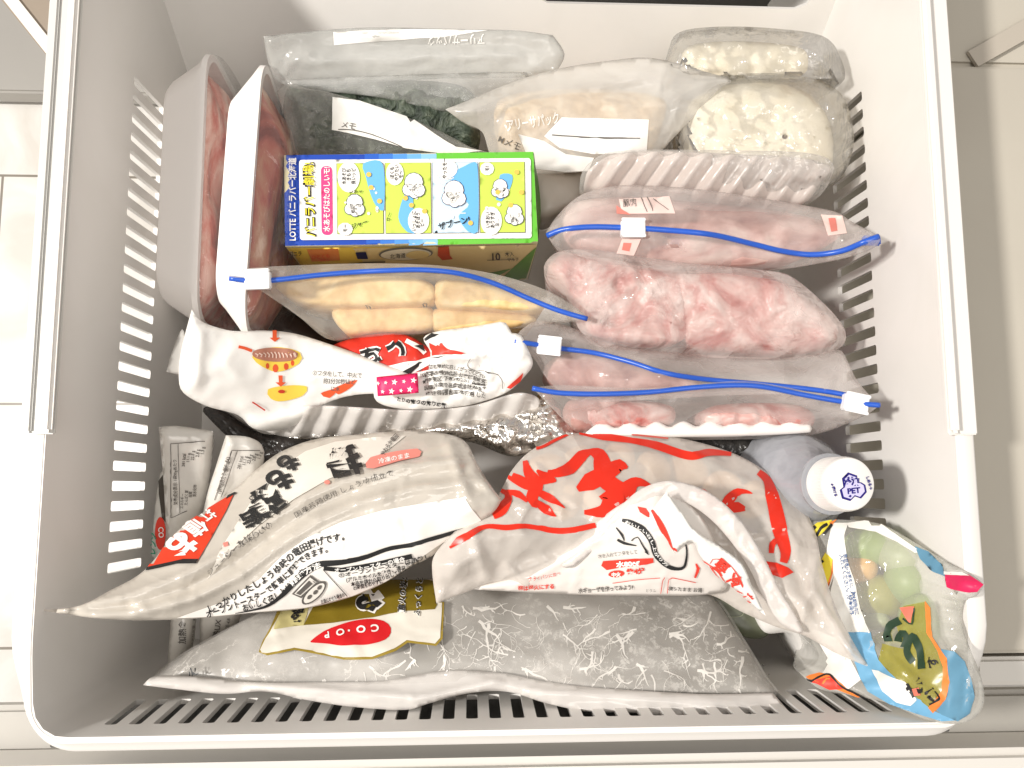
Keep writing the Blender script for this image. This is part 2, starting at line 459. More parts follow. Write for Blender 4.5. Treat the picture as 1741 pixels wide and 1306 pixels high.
white = mottled('drawer_plastic', [(.775, .75, .71), (.80, .775, .74), (.815, .79, .755)], 14, .36, .06, .0006, 6)
rimw = plain('rim_plastic', (.82, .79, .75), .33, 60, .04, .0004)
railg = plain('rail_plastic', (.60, .59, .56), .4)
greyp = mottled('fridge_grey', [(.40, .38, .35), (.46, .44, .40)], 6, .5, .05)
beige = mottled('cabinet_beige', [(.50, .46, .39), (.57, .53, .45)], 5, .55, .05)
dark = plain('dark_cavity', (.045, .045, .042), .6)
brown = plain('brown_metal', (.28, .23, .18), .4)
ledge = plain('door_liner', (.72, .69, .64), .35)

XL = P(46, 700, 20).x; XR = P(1652, 700, 20).x; YF = P(850, 1268, 18.8).y; YB = .345
RW = .0075                                     # rim width
xl, xr, yf = XL + RW, XR - RW, YF + RW
RC = .015
DIP = .004
def rim_path():
    """(point, inward normal, along) samples of the inner top edge, U shape open at the back"""
    pts = []
    n = 60
    for i in range(n): pts.append((xl, YB + (yf + RC - YB) * i / n, 1, 0))
    for i in range(10):
        a = math.pi + (math.pi / 2) * i / 10; pts.append((xl + RC + RC * math.cos(a), yf + RC + RC * math.sin(a), -math.cos(a), -math.sin(a)))
    for i in range(n): pts.append((xl + RC + (xr - xl - 2 * RC) * i / n, yf, 0, 1))
    for i in range(10):
        a = -math.pi / 2 + (math.pi / 2) * i / 10; pts.append((xr - RC + RC * math.cos(a), yf + RC + RC * math.sin(a), -math.cos(a), -math.sin(a)))
    for i in range(n + 1): pts.append((xr, yf + RC + (YB - yf - RC) * i / n, -1, 0))
    return pts
RP = rim_path()
RS = np.concatenate([[0], np.cumsum([math.hypot(RP[i+1][0]-RP[i][0], RP[i+1][1]-RP[i][1]) for i in range(len(RP)-1)])])
RA = np.array(RP)
def rdip(y):
    t = min(1, max(0, (yf + .045 - y) / .04)); return DIP * t * t * (3 - 2 * t)
TAP = .055
def wallpt(s, t, out=0.0):
    x, y, nx, ny = [float(np.interp(s, RS, RA[:, k])) for k in range(4)]
    l = math.hypot(nx, ny) or 1
    dp = rdip(y)
    d = dp + t * (1 - dp / .2)
    k = TAP * d - out
    return Vector((x + nx / l * k, y + ny / l * k, .20 - d))
def plate(name, outline, holes, grid, fn, mat, root, th=.0024):
    pts = []; edges = []
    def addloop(lp):
        b = len(pts); pts.extend(lp)
        for i in range(len(lp)): edges.append((b + i, b + (i + 1) % len(lp)))
    addloop(outline)
    for h in holes: addloop(h)
    allb = [p for h in holes for p in h]
    A = np.array(allb) if allb else None
    for g in grid:
        if A is None or np.min(np.abs(A - np.array(g)).sum(1)) > .002: pts.append(g)
    v, e, f, *_ = delaunay_2d_cdt([Vector(p) for p in pts], edges, [], 0, 1e-6, True)
    V = np.array([tuple(q) for q in v]); T = [tuple(t) for t in f if len(t) == 3]
    cen = np.array([V[list(t)].mean(0) for t in T]); keep = inside(cen, outline)
    for h in holes:
        lo = np.min(h, axis=0) - .001; hi = np.max(h, axis=0) + .001
        m = np.all((cen > lo) & (cen < hi), axis=1)
        if m.any(): idx = np.where(m)[0]; keep[idx[inside(cen[idx], h)]] = False
    T = [t for t, k in zip(T, keep) if k]
    o = mesh_obj(name, [fn(*q) for q in V], T, mat, root)
    md = o.modifiers.new('thickness', 'SOLIDIFY'); md.thickness = th; md.offset = 0
    md = o.modifiers.new('edges', 'EDGE_SPLIT'); md.split_angle = math.radians(35)
    return o
def slot(s, t0, t1, w_, r=.0012):
    p = []
    for cx, cy, a0 in ((s + w_/2 - r, t1 - r, 0), (s - w_/2 + r, t1 - r, 90), (s - w_/2 + r, t0 + r, 180), (s + w_/2 - r, t0 + r, 270)):
        for k in range(3):
            a = math.radians(a0 + 45 * k); p.append((cx + r * math.cos(a), cy + r * math.sin(a)))
    return p
drawer = thing('freezer_drawer', 'large white plastic freezer drawer with slotted walls holding all the frozen food', 'drawer', (0.01, .1, .015))
holes = []
LS = abs(YB - yf - RC)
ytop = P(236, 140, 13.5).y; PIT = .01035
for i in range(26):
    y = ytop - i * PIT
    if y > yf + .05:
        holes.append(slot(YB - y, .063, .101, .0051))
y = P(1452, 165, 13.5).y
Ltot = RS[-1]
for i in range(27):
    yy = y - i * PIT
    if yy > yf + .05: holes.append(slot(Ltot - (YB - yy), .063, .101, .0056))
sfront = LS + RC * math.pi / 2
x = P(212, 1214, 16.4).x
while x < xr - .030:
    s_ = sfront + (x - xl - RC); holes.append(slot(s_, .016, .053, .0054)); x += .0107
TB = .182
ol = []
ns = 200
for i in range(ns): ol.append((Ltot * i / ns, 0))
for i in range(12): ol.append((Ltot, TB * i / 12))
for i in range(ns): ol.append((Ltot * (1 - i / ns), TB))
for i in range(12): ol.append((0, TB * (1 - i / 12)))
grid = [(Ltot * (i + .5) / 160, TB * (j + .5) / 14) for i in range(160) for j in range(14)]
plate('wall', ol, holes, grid, lambda s, t: wallpt(s, t), white, drawer)
# rim: swept profile (outward offset, height)
prof = [(-.0012, -.001), (-.0006, .0004), (.0008, .0008), (RW - .001, .0008), (RW, .0002), (RW + .0004, -.001), (RW + .0008, -.016), (RW - .001, -.016)]
vs, fs = [], []
for x_, y_, nx, ny in RP:
    l = math.hypot(nx, ny); z0 = .2 - rdip(y_)
    f_ = rdip(y_) / DIP
    for o_, h in prof: vs.append((x_ - nx / l * o_, y_ - ny / l * o_, z0 + h - f_ * .0115 * max(0, min(1, (o_ - .0008) / (RW - .002)))))
k = len(prof)
for i in range(len(RP) - 1):
    for j in range(k - 1): fs.append((i*k + j, i*k + j + 1, (i+1)*k + j + 1, (i+1)*k + j))
r_ = mesh_obj('rim', vs, fs, rimw, drawer)
md = r_.modifiers.new('e', 'EDGE_SPLIT'); md.split_angle = math.radians(50)
# sloping back wall with a grip opening
yb0, yb1 = .232, .345
def backpt(u, v): return Vector((u, yb0 + (yb1 - yb0) * v / .18, .02 + v))
def on_back(px, py):
    d = ray(px, py); s = (yb1 - yb0) / .18
    t = (yb0 + s * (CAM.z - .02) - CAM.y) / (d.y - s * d.z); p = CAM + d * t
    return (p.x, p.z - .02)
xa, va = on_back(905, 3); xb, vb = on_back(1377, 11)
hole = slot((xa + xb) / 2, min(va, vb), min(va, vb) + .028, xb - xa, .009)
ol = [(xl + .004 + (xr - xl - .008) * i / 30, 0) for i in range(30)] + [(xr - .004, .18 * i / 12) for i in range(12)] + [(xr - .004 - (xr - xl - .008) * i / 30, .18) for i in range(30)] + [(xl + .004, .18 * (1 - i / 12)) for i in range(12)]
plate('back_wall', ol, [hole], [], backpt, white, drawer)
box('bottom', drawer, white, (xl + .008, yf + .008, .012), (xr - .008, .25, .019), .002)
# sliding rails along the tops of the side walls
for sgn, xo, ye in ((1, XL, P(60, 738, 20.4).y), (-1, XR, P(1630, 739, 20.4).y)):
    a, b = sorted((xo + sgn * -.0002, xo + sgn * .0137))
    g = thing('x', '', '', (0, 0, 0)) if False else None
    rl = box('rail', drawer, railg if sgn > 0 else rimw, (a, ye, .2012), (b, YB, .2035), .0006)
    rl['label'] = 'grey grooved guide rail' if sgn > 0 else 'white guide rail'
    a, b = sorted((xo, xo + sgn * .0045))
    if sgn > 0: box('ridge', rl, railg if sgn > 0 else rimw, (a, ye + .0005, .2033), (b, YB, .2052), .0008)
    a, b = sorted((xo + sgn * .0090, xo + sgn * .0137)); box('ridge', rl, rimw, (a, ye + .0005, .2033), (b, YB, .2068), .0014)

# fridge parts around the drawer
zc_ = -44.0
p = P(40, 157, zc_)
fr = thing('refrigerator', 'grey refrigerator body behind the drawer with metal slides', 'refrigerator', (0, .4, 0))
box('side_panel', fr, greyp, (-1.2, p.y, -.47), (-.15, 1.2, -.44), .003)
box('cavity', fr, dark, (-.12, .40, -.1), (.40, .47, .26), .002)
def beam(name, root, mat, pa, pb, w_, h):
    a, b = Vector(pa), Vector(pb); d = (b - a).normalized(); s_ = d.cross(Vector((0, 0, 1))).normalized() * w_ / 2; u = Vector((0, 0, h))
    vs = [a - s_, a + s_, b + s_, b - s_, a - s_ - u, a + s_ - u, b + s_ - u, b - s_ - u]
    return mesh_obj(name, vs, [(0, 1, 2, 3), (4, 7, 6, 5), (0, 4, 5, 1), (1, 5, 6, 2), (2, 6, 7, 3), (3, 7, 4, 0)], mat, root, smooth=False)
beam('slide', fr, ledge, P(-5, -30, 9), P(92, 92, 9), .007, .01)
beam('slide', fr, brown, P(18, -30, 8.8), P(108, 80, 8.8), .022, .01)
beam('slide', fr, dark, P(58, -30, 8.0), P(118, 55, 8.0), .02, .01)
box('side_panel', fr, beige, (.250, P(1660, 108, 15.8).y, -.2), (.75, .9, .156), .002)
beam('slide', fr, plain('slide_beige', (.50, .45, .38), .4), P(1655, 100, 15.9), P(1800, 18, 15.9), .010, .002)
cab = thing('drawer_cabinet', 'beige pull-out cabinet shelf to the right of the white drawer', 'cabinet', (.5, 0, -.3))
box('top', cab, beige, (.250, P(1700, 1112, 16).y, -.2), (.75, P(1660, 108, 15.8).y - .002, .16), .002)
box('front_ledge', cab, ledge, (.250, P(1700, 1168, 16).y, -.2), (.75, P(1700, 1112, 16).y - .002, .158), .002)
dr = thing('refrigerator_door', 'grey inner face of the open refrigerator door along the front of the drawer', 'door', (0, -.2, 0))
box('inner_panel', dr, greyp, (-.6, -.40, .083), (.6, P(0, 1201, 9.5).y, .095), .003)
box('lip', dr, ledge, (-.6, -.40, .095), (.6, P(870, 1291, 13).y, .13), .004)
box('slot_shade', dr, plain('slot_shade_grey', (.07, .066, .06), .6), (XL + .01, yf - .0068, .10), (XR - .01, yf - .0040, .182), .0004)  # added dark strip; the shade behind the front slots is in its colour
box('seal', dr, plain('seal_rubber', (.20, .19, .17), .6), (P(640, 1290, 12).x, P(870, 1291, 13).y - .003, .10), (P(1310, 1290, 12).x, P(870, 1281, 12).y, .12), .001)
# ================================================================== materials for contents
FROST = film('frosted_film', (.82, .79, .74), .36, .34, 55, .35, .002, .22, edge=.25)
FROSTP = film('pink_frosted_film', (.86, .79, .75), .20, .28, 45, .5, .003, .22, edge=.3)
HAZE_ = film('hazy_film', (.80, .79, .76), .30, .26, 70, .5, .002, .22)
WHITEF = film('milky_film', (.90, .87, .83), .80, .36, 50, .35, .002, .15, edge=.3)
CLEAR = clear('clear_wrap', .03, gl=.35)
CLEARW = clear('clear_wrap_milky', .15, 45, .6, .004)
TRAYF = plain('foam', (.84, .80, .77), .55, 400, .12, .0003, sss=0)
MEAT = mottled('sliced_pork', [(.34, .05, .04), (.60, .17, .13), (.68, .36, .29), (.80, .58, .50)], 38, .32, .5, .003, 4, 2.2, [.34, .45, .56, .68], (1, .45, 1))
MEAT2 = mottled('sliced_beef', [(.20, .035, .025), (.44, .11, .075), (.50, .24, .15), (.72, .50, .38)], 34, .30, .6, .003, 4, 2.4, [.34, .47, .60, .72], (1, .4, 1))
PINK = mottled('frozen_pink_meat', [(.46, .13, .11), (.58, .28, .25), (.66, .43, .39), (.74, .58, .54)], 26, .34, .7, .003, 8, 2.6, [.32, .44, .54, .66])
PALE = mottled('frozen_pale_meat', [(.26, .10, .09), (.42, .22, .19), (.60, .38, .34), (.70, .54, .48)], 36, .4, .4, .003, 5, .8)
YEL = mottled('yellow_slices', [(.66, .42, .17), (.80, .58, .27), (.84, .67, .38)], 60, .6, .4, .001)
GREEN = mottled('frozen_greens', [(.010, .016, .010), (.03, .045, .028), (.07, .09, .06), (.16, .18, .14)], 110, .5, 1.0, .004, 6, 1.5, [.3, .45, .58, .74])
TAN = mottled('fried_tan', [(.50, .34, .18), (.70, .52, .32), (.82, .68, .48)], 90, .5, .8, .003)
BREAD = mottled('bread_cream', [(.60, .46, .26), (.82, .74, .56), (.86, .81, .68)], 13, .7, .25, .002, 4, .8, [.26, .42, .6])
BLUE = plain('zip_blue', (.02, .10, .52), .3)
SLIDE = plain('slider_white', (.86, .86, .86), .3)
PAPER = plain('label_paper', (.86, .84, .80), .55)
INKW = ink(.86, .84, .80); INKK = ink(.02, .02, .02); INKG = ink(.12, .11, .10); INKR = ink(.72, .05, .03); INKLR = ink(.80, .28, .22)

# ================================================================== two foam meat trays standing on edge
def rrect(hy, hz, r, n=8):
    p = []
    for cy, cz, a0 in ((hy - r, hz - r, 0), (-hy + r, hz - r, 90), (-hy + r, -hz + r, 180), (hy - r, -hz + r, 270)):
        for k in range(n + 1):
            a = math.radians(a0 + 90 * k / n); p.append((cy + r * math.cos(a), cz + r * math.sin(a)))
    return p
def loft(name, loops, mat, root, M4, caps=(True, True)):
    """loops: list of (x, [(y,z)...])"""
    vs, fs = [], []; n = len(loops[0][1])
    for x, lp in loops: vs += [M4 @ Vector((x, y, z)) for y, z in lp]
    for i in range(len(loops) - 1):
        for j in range(n): fs.append((i*n + j, i*n + (j+1) % n, (i+1)*n + (j+1) % n, (i+1)*n + j))
    if caps[0]: fs.append(tuple(range(n))[::-1])
    if caps[1]: fs.append(tuple((len(loops)-1)*n + j for j in range(n)))
    o = mesh_obj(name, vs, fs, mat, root)
    md = o.modifiers.new('e', 'EDGE_SPLIT'); md.split_angle = math.radians(40)
    return o
def meat_tray(label, p_back, p_front, ztop, depth, W, lean, meat, mlabel, tilt=0, extra=.013):
    a = P(*p_back, ztop); b = P(*p_front, ztop); L = (a - b).length; c = (a + b) / 2
    yaw = math.atan2(-(a.x - b.x), a.y - b.y)
    root = thing('meat_tray', label, 'meat tray', (c.x, c.y, .02), 'foam meat trays standing on edge')
    M4 = Matrix.Translation((c.x, c.y, ztop / 100)) @ Matrix.Rotation(yaw, 4, 'Z') @ Matrix.Rotation(math.radians(lean), 4, 'Y') @ Matrix.Translation((0, 0, -W / 2))
    hy, hz = L / 2, W / 2
    e, f = .017, .009
    loops = [(-depth, rrect(hy - e, hz - f, .016)), (-depth + .003, rrect(hy - e + .003, hz - f + .002, .016)), (-.004, rrect(hy - .004, hz - .002, .019)), (-.001, rrect(hy, hz, .020)), (.0018, rrect(hy, hz, .020)),
             (.002, rrect(hy - .0035, hz - .0035, .018)), (-.0005, rrect(hy - .0045, hz - .0045, .018)), (-depth + .005, rrect(hy - e - .002, hz - f - .002, .015))]
    loft('tray', loops, TRAYF, root, M4)
    # meat filling: bulging slab
    vs, fs = [], []; ny, nz = 70, 34
    for i in range(ny + 1):
        for j in range(nz + 1):
            u = -1 + 2 * i / ny; v = -1 + 2 * j / nz
            cc = abs(u * v) ** 5; y = u * (hy - .006) * (1 - .10 * cc); z = v * (hz - .005) * (1 - .13 * cc)
            k = (max(0, 1 - abs(u) ** 4) * max(0, 1 - v ** 6)) ** .5
            q = Vector((y * 28 + p_back[0], z * 55, y * 9))
            rg = abs(noise.noise(q)); x = -.006 + k * (extra + .010 * noise.noise(q * .6) + .007 * rg)
            vs.append(M4 @ Vector((x, y, z)))
    for i in range(ny):
        for j in range(nz):
            q = i * (nz + 1) + j; fs.append((q, q + nz + 1, q + nz + 2, q + 1))
    m_ = mesh_obj('sliced_meat', vs, fs, meat, root)
    # stretch wrap
    vs = []
    for i in range(ny + 1):
        for j in range(nz + 1):
            u = -1 + 2 * i / ny; v = -1 + 2 * j / nz
            k = (max(0, 1 - abs(u) ** 3) * max(0, 1 - v ** 4)) ** .5
            x = .0026 + k * (extra + .0035); cc = abs(u * v) ** 5; vs.append(M4 @ Vector((x, u * (hy + .0004) * (1 - .09 * cc), v * (hz + .0004) * (1 - .12 * cc))))
    mesh_obj('wrap', vs, fs, CLEAR, root)
    return root
meat_tray('shaded foam tray of pink sliced pork, leftmost in the drawer', (346, 68), (326, 548), 14.6, .022, .100, 2, MEAT, '')
meat_tray('brightly lit foam tray of dark red sliced meat beside the carton', (441, 86), (406, 560), 17.0, .015, .100, 4, MEAT2, '', extra=.016)

def put(surf, name, mat, off=.0004): return Ink(surf, name, mat, off)
def cen(o, *pp):
    return None
def bagroot(name, label, cat, px, py, group=None): p = P(px, py, 6); return thing(name, label, cat, (p.x, p.y, .02), group)
def zipper(root, surf, path, sl=None, ang=0, w_=.00135, lift=.0010, knob=None):
    pts = on_path(surf, path, lift)
    z_ = tube('zip_track', pts, w_, BLUE, root, 8, .9)
    if sl:
        h = hit(surf, *sl); c = h[0] if h else min(pts, key=lambda q: (q - P(*sl, q.z * 100)).length)
        nr = min(pts, key=lambda q: (q - c).length); c = Vector((c.x, c.y, nr.z))
        s_ = box('slider', root, SLIDE, (c.x - .0062, c.y - .0042, c.z - .0022), (c.x + .0062, c.y + .0042, c.z + .0030), .0006, ang)
        for sg in (-1, 1): box('grip', s_, SLIDE, (c.x - .0062, c.y + sg * .0042 - .0008, c.z + .0026), (c.x + .0062, c.y + sg * .0042 + .0008, c.z + .0042), .0004, ang, (c.x, c.y, 0))
    return z_

# ================================================================== back row
# grey zip bag lying against the back wall
r = bagroot('freezer_bag', 'grey frosted freezer bag lying along the back wall above the dark greens', 'freezer bag', 700, 90)
s = pillow('film', r, film('grey_film', (.60, .60, .57), .42, .3, 45, .5, .003, .25, edge=.2), [(448, 62, 1), (500, 56), (620, 47), (760, 49), (880, 52), (940, 60, 1), (960, 92), (948, 120, 1), (900, 127), (760, 130), (600, 137), (480, 142), (458, 112)], [(460, 60, 13.6), (940, 60, 13.8), (700, 135, 12.6)], .15, 25, 1.0, 7, (.20, 60, 8, 2.5), [(500, 105, 880, 92, .3, 12), (620, 75, 940, 80, -.2, 10)])
pillow('flap', r, film('flap_film', (.80, .80, .77), .20, .2, 60, .5, .003, .15, edge=.25), [(478, 137), (700, 127), (905, 124), (880, 150), (820, 180), (770, 192), (640, 165), (500, 150)], [(480, 137, 12.9), (900, 124, 13.0), (770, 190, 12.2)], .3, 30, .4, 9, (.12, 50, 0, 1.5), [(765, 145, 800, 185, .3, 5), (785, 140, 810, 170, .25, 4)])
put(s, 'label', PAPER).poly([(567, 55), (700, 50), (830, 52), (765, 62), (640, 70), (568, 77)]).done()
put(s, 'lettering', INKW, .0007).text('アリーサパック', 776, 68, 19, 182, .02, .75).done()

g = pillow('frozen_spinach', None, GREEN, [(492, 146), (560, 138), (680, 136), (770, 142), (805, 160), (812, 200), (815, 245), (780, 262), (650, 272), (540, 268), (498, 260), (482, 215)], [(500, 150, 11.2), (700, 140, 11.4), (810, 200, 11.0), (600, 265, 10.8)], 1.0, 40, 5.5, 7, (.35, 30, 0, 1)).o
g['label'] = 'clump of dark green frozen spinach behind the blue carton'; g['category'] = 'vegetables'
r = bagroot('freezer_bag', 'see-through freezer bag of dark greens with a slanting white memo label', 'freezer bag', 640, 220)
s = pillow('film', r, film('thin_film', (.80, .79, .75), .10, .2, 60, .6, .003, .12, edge=.3), [(470, 156, 1), (478, 148), (495, 141), (520, 150), (560, 157), (650, 184), (740, 219), (800, 250), (836, 263), (740, 270), (560, 270), (505, 266), (492, 225)], [(470, 156, 14), (560, 157, 13.2), (800, 250, 12.4), (600, 266, 12.3)], .4, 30, 1.0, 7, (.14, 45, -25, 2), [(480, 160, 560, 200, .25, 8), (495, 150, 510, 250, .2, 7)])
lb = put(s, 'label', PAPER, .0005).poly([(565, 166), (610, 172), (700, 202), (757, 240), (775, 250), (820, 258), (760, 262), (690, 252), (640, 238), (590, 226), (564, 221)]).done()
put(s, 'lettering', INKG, .0009).text('メモ', 592, 214, 13, -12, .01).stroke([(575, 221), (600, 222), (640, 232), (683, 250)], 1.6).done()

r = bagroot('freezer_bag', 'frosted freezer bag of tan fried pieces with a white ruled label', 'freezer bag', 1000, 190)
s = pillow('film', r, FROST, [(757, 186, 1), (800, 169), (865, 142), (940, 119), (1030, 104), (1110, 99), (1200, 122), (1243, 137), (1222, 152), (1180, 197), (1142, 238), (1118, 260), (1040, 285), (950, 295), (880, 292), (838, 272), (820, 225), (790, 209)], [(757, 186, 14.2), (940, 119, 13.6), (1110, 100, 13.6), (1240, 137, 14), (1118, 260, 13.3), (880, 290, 12.8)], .9, 60, 2.2, 8, (.16, 60, 12, 2), [(780, 190, 1100, 130, .35, 12), (860, 205, 880, 290, .4, 12), (900, 160, 1180, 150, -.25, 14), (1010, 175, 1200, 160, .2, 8)], prof=1.15)
put(s, 'label', PAPER).poly([(955, 200), (1103, 204), (1099, 259), (1010, 262), (952, 252), (925, 232)]).poly([(880, 228), (925, 240), (962, 262), (1010, 268), (1000, 290), (960, 292), (905, 286)]).done()
put(s, 'lettering', INKG, .0008).stroke([(938, 230), (1000, 234), (1088, 235)], 1.8).text('Mメモ', 866, 243, 14, -25, .01).done()
put(s, 'print', INKW, .0006).text('アリーサパック', 905, 208, 22, 9, .02, .6).done()
g = pillow('fried_tofu', None, TAN, [(850, 170), (960, 152), (1080, 156), (1130, 170), (1125, 215), (1100, 262), (1000, 275), (900, 268), (850, 240)], [(900, 200, 11.6), (1100, 200, 11.8)], 1.0, 40, 6.5, 8, (.3, 28, 0, 1)).o
g['label'] = 'tan fried pieces packed inside the frosted bag with a ruled label'; g['category'] = 'fried food'

# bread in clear wrap
r = bagroot('flat_bread', 'large round cream flat bread with one dark speck, wrapped in clear film', 'bread', 1290, 220)
s = pillow('crumb', r, BREAD, [(1166, 215), (1175, 172), (1225, 143), (1300, 134), (1365, 152), (1405, 195), (1418, 250), (1402, 300), (1330, 318), (1230, 308), (1180, 262)], [(1290, 140, 12.4), (1290, 300, 12.2)], 2.0, 55, 5.0, 8, (.16, 70, 30, 1.8))
put(s, 'speck', plain('speck', (.10, .06, .03), .7), .0004).disc(1334, 233, 5, 4).done()
pillow('wrap', r, CLEARW, [(1148, 225), (1160, 165), (1215, 133), (1300, 124), (1385, 134), (1430, 160), (1448, 205), (1450, 255), (1420, 310), (1330, 330), (1220, 320), (1160, 270)], [(1290, 130, 13.3), (1440, 230, 14.0), (1290, 310, 13.0)], 1.9, 60, 5.6, 6, (.36, 26, 30, 1), [(1180, 215, 1420, 228, .2, 10), (1400, 150, 1440, 240, .3, 6)])
r = bagroot('bread_roll', 'small cream bread roll in clear film at the back right corner', 'bread', 1265, 100)
pillow('crumb', r, BREAD, [(1160, 92), (1180, 76), (1240, 70), (1320, 74), (1366, 84), (1374, 104), (1366, 126), (1300, 134), (1215, 134), (1168, 118)], [(1265, 100, 12.4)], 1.3, 30, 4.0, 7, (.2, 40, 0, 1.5), [(1185, 110, 1200, 80, -.4, 10), (1270, 80, 1285, 125, -.3, 8)])
pillow('wrap', r, CLEARW, [(1136, 98), (1150, 58), (1210, 46), (1310, 48), (1400, 62), (1430, 100), (1432, 140), (1370, 140), (1290, 142), (1180, 138), (1142, 122)], [(1265, 60, 13.5), (1265, 130, 13.2)], 1.2, 35, 4.5, 7, (.3, 24, 0, 1), [(1370, 80, 1430, 130, .3, 6)])

# corrugated tray in film
r = bagroot('ribbed_tray', 'pinkish ribbed plastic tray wrapped in film below the round bread', 'food tray', 1200, 300)
RIBM = film('ribbed_film', (.70, .61, .56), .86, .35, 40, .2, .002, .08)
pillow('ribs', r, RIBM, [(1005, 285), (1045, 262), (1130, 257), (1250, 262), (1360, 268), (1412, 284), (1395, 312), (1362, 346), (1240, 336), (1100, 326), (1000, 320), (996, 300)], [(1010, 270, 14.1), (1400, 275, 14.4), (1360, 340, 13.4), (1010, 318, 13.0)], .35, 22, 3.5, 4, (.05, 60, 0, 1), rip=(36, 36, .30))
pillow('film', r, film('thin_haze', (.80, .78, .74), .14, .2, 60, .5, .002, .1), [(990, 292), (1040, 258), (1250, 256), (1385, 262), (1418, 286), (1375, 345), (1240, 342), (1000, 330)], [(1010, 270, 14.6), (1400, 275, 14.9), (1360, 340, 13.9), (1010, 318, 13.5)], .3, 30, 3.9, 9, (.1, 50, 0, 2))
pillow('sleeve', r, plain('sleeve_beige', (.52, .46, .40), .4), [(900, 268), (960, 292), (1010, 290), (1000, 335), (960, 360), (918, 368), (905, 320)], [(950, 310, 11.5)], .4, 25, 4, 9, (.15, 40))

# ================================================================== ice cream carton
bx = thing('ice_cream_carton', 'blue and green ice cream bar carton with comic panels on its top', 'carton', tuple(P(700, 340, 8)))
tc_ = [(483, 264), (907, 258.5), (915, 411), (485, 419)]
T4 = [P(x, y, 15.5) for x, y in tc_]; B4 = [Vector((v.x, v.y, .075)) for v in T4]
CARD = plain('card', (.72, .66, .42), .35); BLU = srgb(34, 72, 170)
b1 = mesh_obj('carton_body', T4 + B4, [(0, 1, 2, 3)[::-1], (4, 5, 6, 7), (3, 2, 6, 7), (0, 3, 7, 4), (1, 0, 4, 5), (2, 1, 5, 6)], CARD, bx, smooth=False)
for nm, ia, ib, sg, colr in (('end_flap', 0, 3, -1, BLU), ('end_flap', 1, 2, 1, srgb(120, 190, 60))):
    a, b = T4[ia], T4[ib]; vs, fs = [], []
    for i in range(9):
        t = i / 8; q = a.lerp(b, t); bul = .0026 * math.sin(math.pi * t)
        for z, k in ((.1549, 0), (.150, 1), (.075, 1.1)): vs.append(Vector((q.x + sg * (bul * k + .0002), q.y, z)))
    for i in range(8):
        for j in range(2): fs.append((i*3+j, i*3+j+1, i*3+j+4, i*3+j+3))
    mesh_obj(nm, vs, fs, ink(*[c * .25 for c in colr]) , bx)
s = surf_of([b1], bx)
A = .0003
def grad():
    put(s, 'print', ink(*BLU), A).poly([(483, 264.3), (640, 262.5), (642, 416), (485, 418.5)]).done()
    cols = [(45, 95, 190), (62, 120, 205), (84, 148, 218), (110, 172, 228), (140, 192, 234)]
    for i, c in enumerate(cols):
        x0, x1 = 620 + i * 24, 620 + (i + 1) * 24 + (0 if i < 4 else 2)
        put(s, 'print', ink(*srgb(*c)), A * 2).poly([(x0, 262.8), (x1, 262.3), (x1 + 3, 414.5), (x0 + 3, 415.5)]).done()
    put(s, 'print', ink(*srgb(105, 190, 62)), A * 2).poly([(741, 261), (906.5, 259), (914.5, 411), (744, 414.3)]).done()
grad()
def rr(x0, y0, x1, y1, r_, sk=0.012):
    p = []
    for cx, cy, a0 in ((x1 - r_, y0 + r_, 90), (x0 + r_, y0 + r_, 180), (x0 + r_, y1 - r_, 270), (x1 - r_, y1 - r_, 0)):
        for k in range(5):
            a = math.radians(a0 - 0 + (22.5 * k if True else 0)); p.append((cx + r_ * math.cos(a), cy - r_ * math.sin(a)))
    # order: top right, top left, bottom left, bottom right (each sweeps ccw)
    q = []
    for cx, cy, a0 in ((x1 - r_, y0 + r_, 0), (x0 + r_, y0 + r_, 90), (x0 + r_, y1 - r_, 180), (x1 - r_, y1 - r_, 270)):
        for k in range(5):
            a = math.radians(a0 + 22.5 * k); x = cx + r_ * math.cos(a); y = cy - r_ * math.sin(a); q.append((x + (y - 340) * sk, y - (x - 700) * .008))
    return q
put(s, 'print', INKW, A * 4).poly(rr(510, 272, 903, 408, 5)).done()
put(s, 'print', ink(*srgb(228, 70, 130)), A * 5).poly(rr(547, 283, 566, 400, 8)).done()
k = 0
YG, SKY = ink(*srgb(198, 220, 92)), ink(*srgb(110, 180, 230))
pan = [(574, 652), (656, 733), (736, 813), (816, 892)]
for i, (x0, x1) in enumerate(pan):
    put(s, 'frame', INKG, A * 5).poly(rr(x0 - .6, 278.6, x1 + .6, 398.8, .8)).done()
    put(s, 'print', YG if i != 2 else ink(*srgb(205, 228, 245)), A * 6).poly(rr(x0 + .3, 279.4, x1 - .3, 398, .5)).done()
k = put(s, 'print', SKY, A * 7)
k.poly([(618, 281), (651, 281), (653, 360), (640, 352), (630, 330), (622, 300)], True).poly([(690, 330), (702, 328), (704, 362), (716, 385), (712, 397), (694, 397), (678, 372)], True)
k.poly([(770, 300), (790, 285), (811, 281), (812, 396), (796, 396), (780, 370), (797, 350), (772, 330)], True).poly([(850, 300), (870, 300), (868, 320), (852, 345), (843, 342), (850, 320)], True).done()
k = put(s, 'print', INKW, A * 8)
k.disc(594, 304, 19, 26).disc(588, 392, 13, 11).disc(672, 298, 15, 20).disc(712, 378, 18, 22).disc(757, 290, 21, 17).disc(828, 290, 12, 11).disc(835, 378, 18, 24)
for i in range(18):
    cx = random.choice((600, 640, 690, 720, 752, 775, 840, 876)) + random.uniform(-14, 14); k.disc(cx, random.uniform(320, 385), random.uniform(1.5, 3.4))
for q in range(5): k.stroke([(742 + q * 4, 300 + q * 14), (756 + q * 4, 308 + q * 14), (772 + q * 5, 305 + q * 15)], 1.4)
k.done()
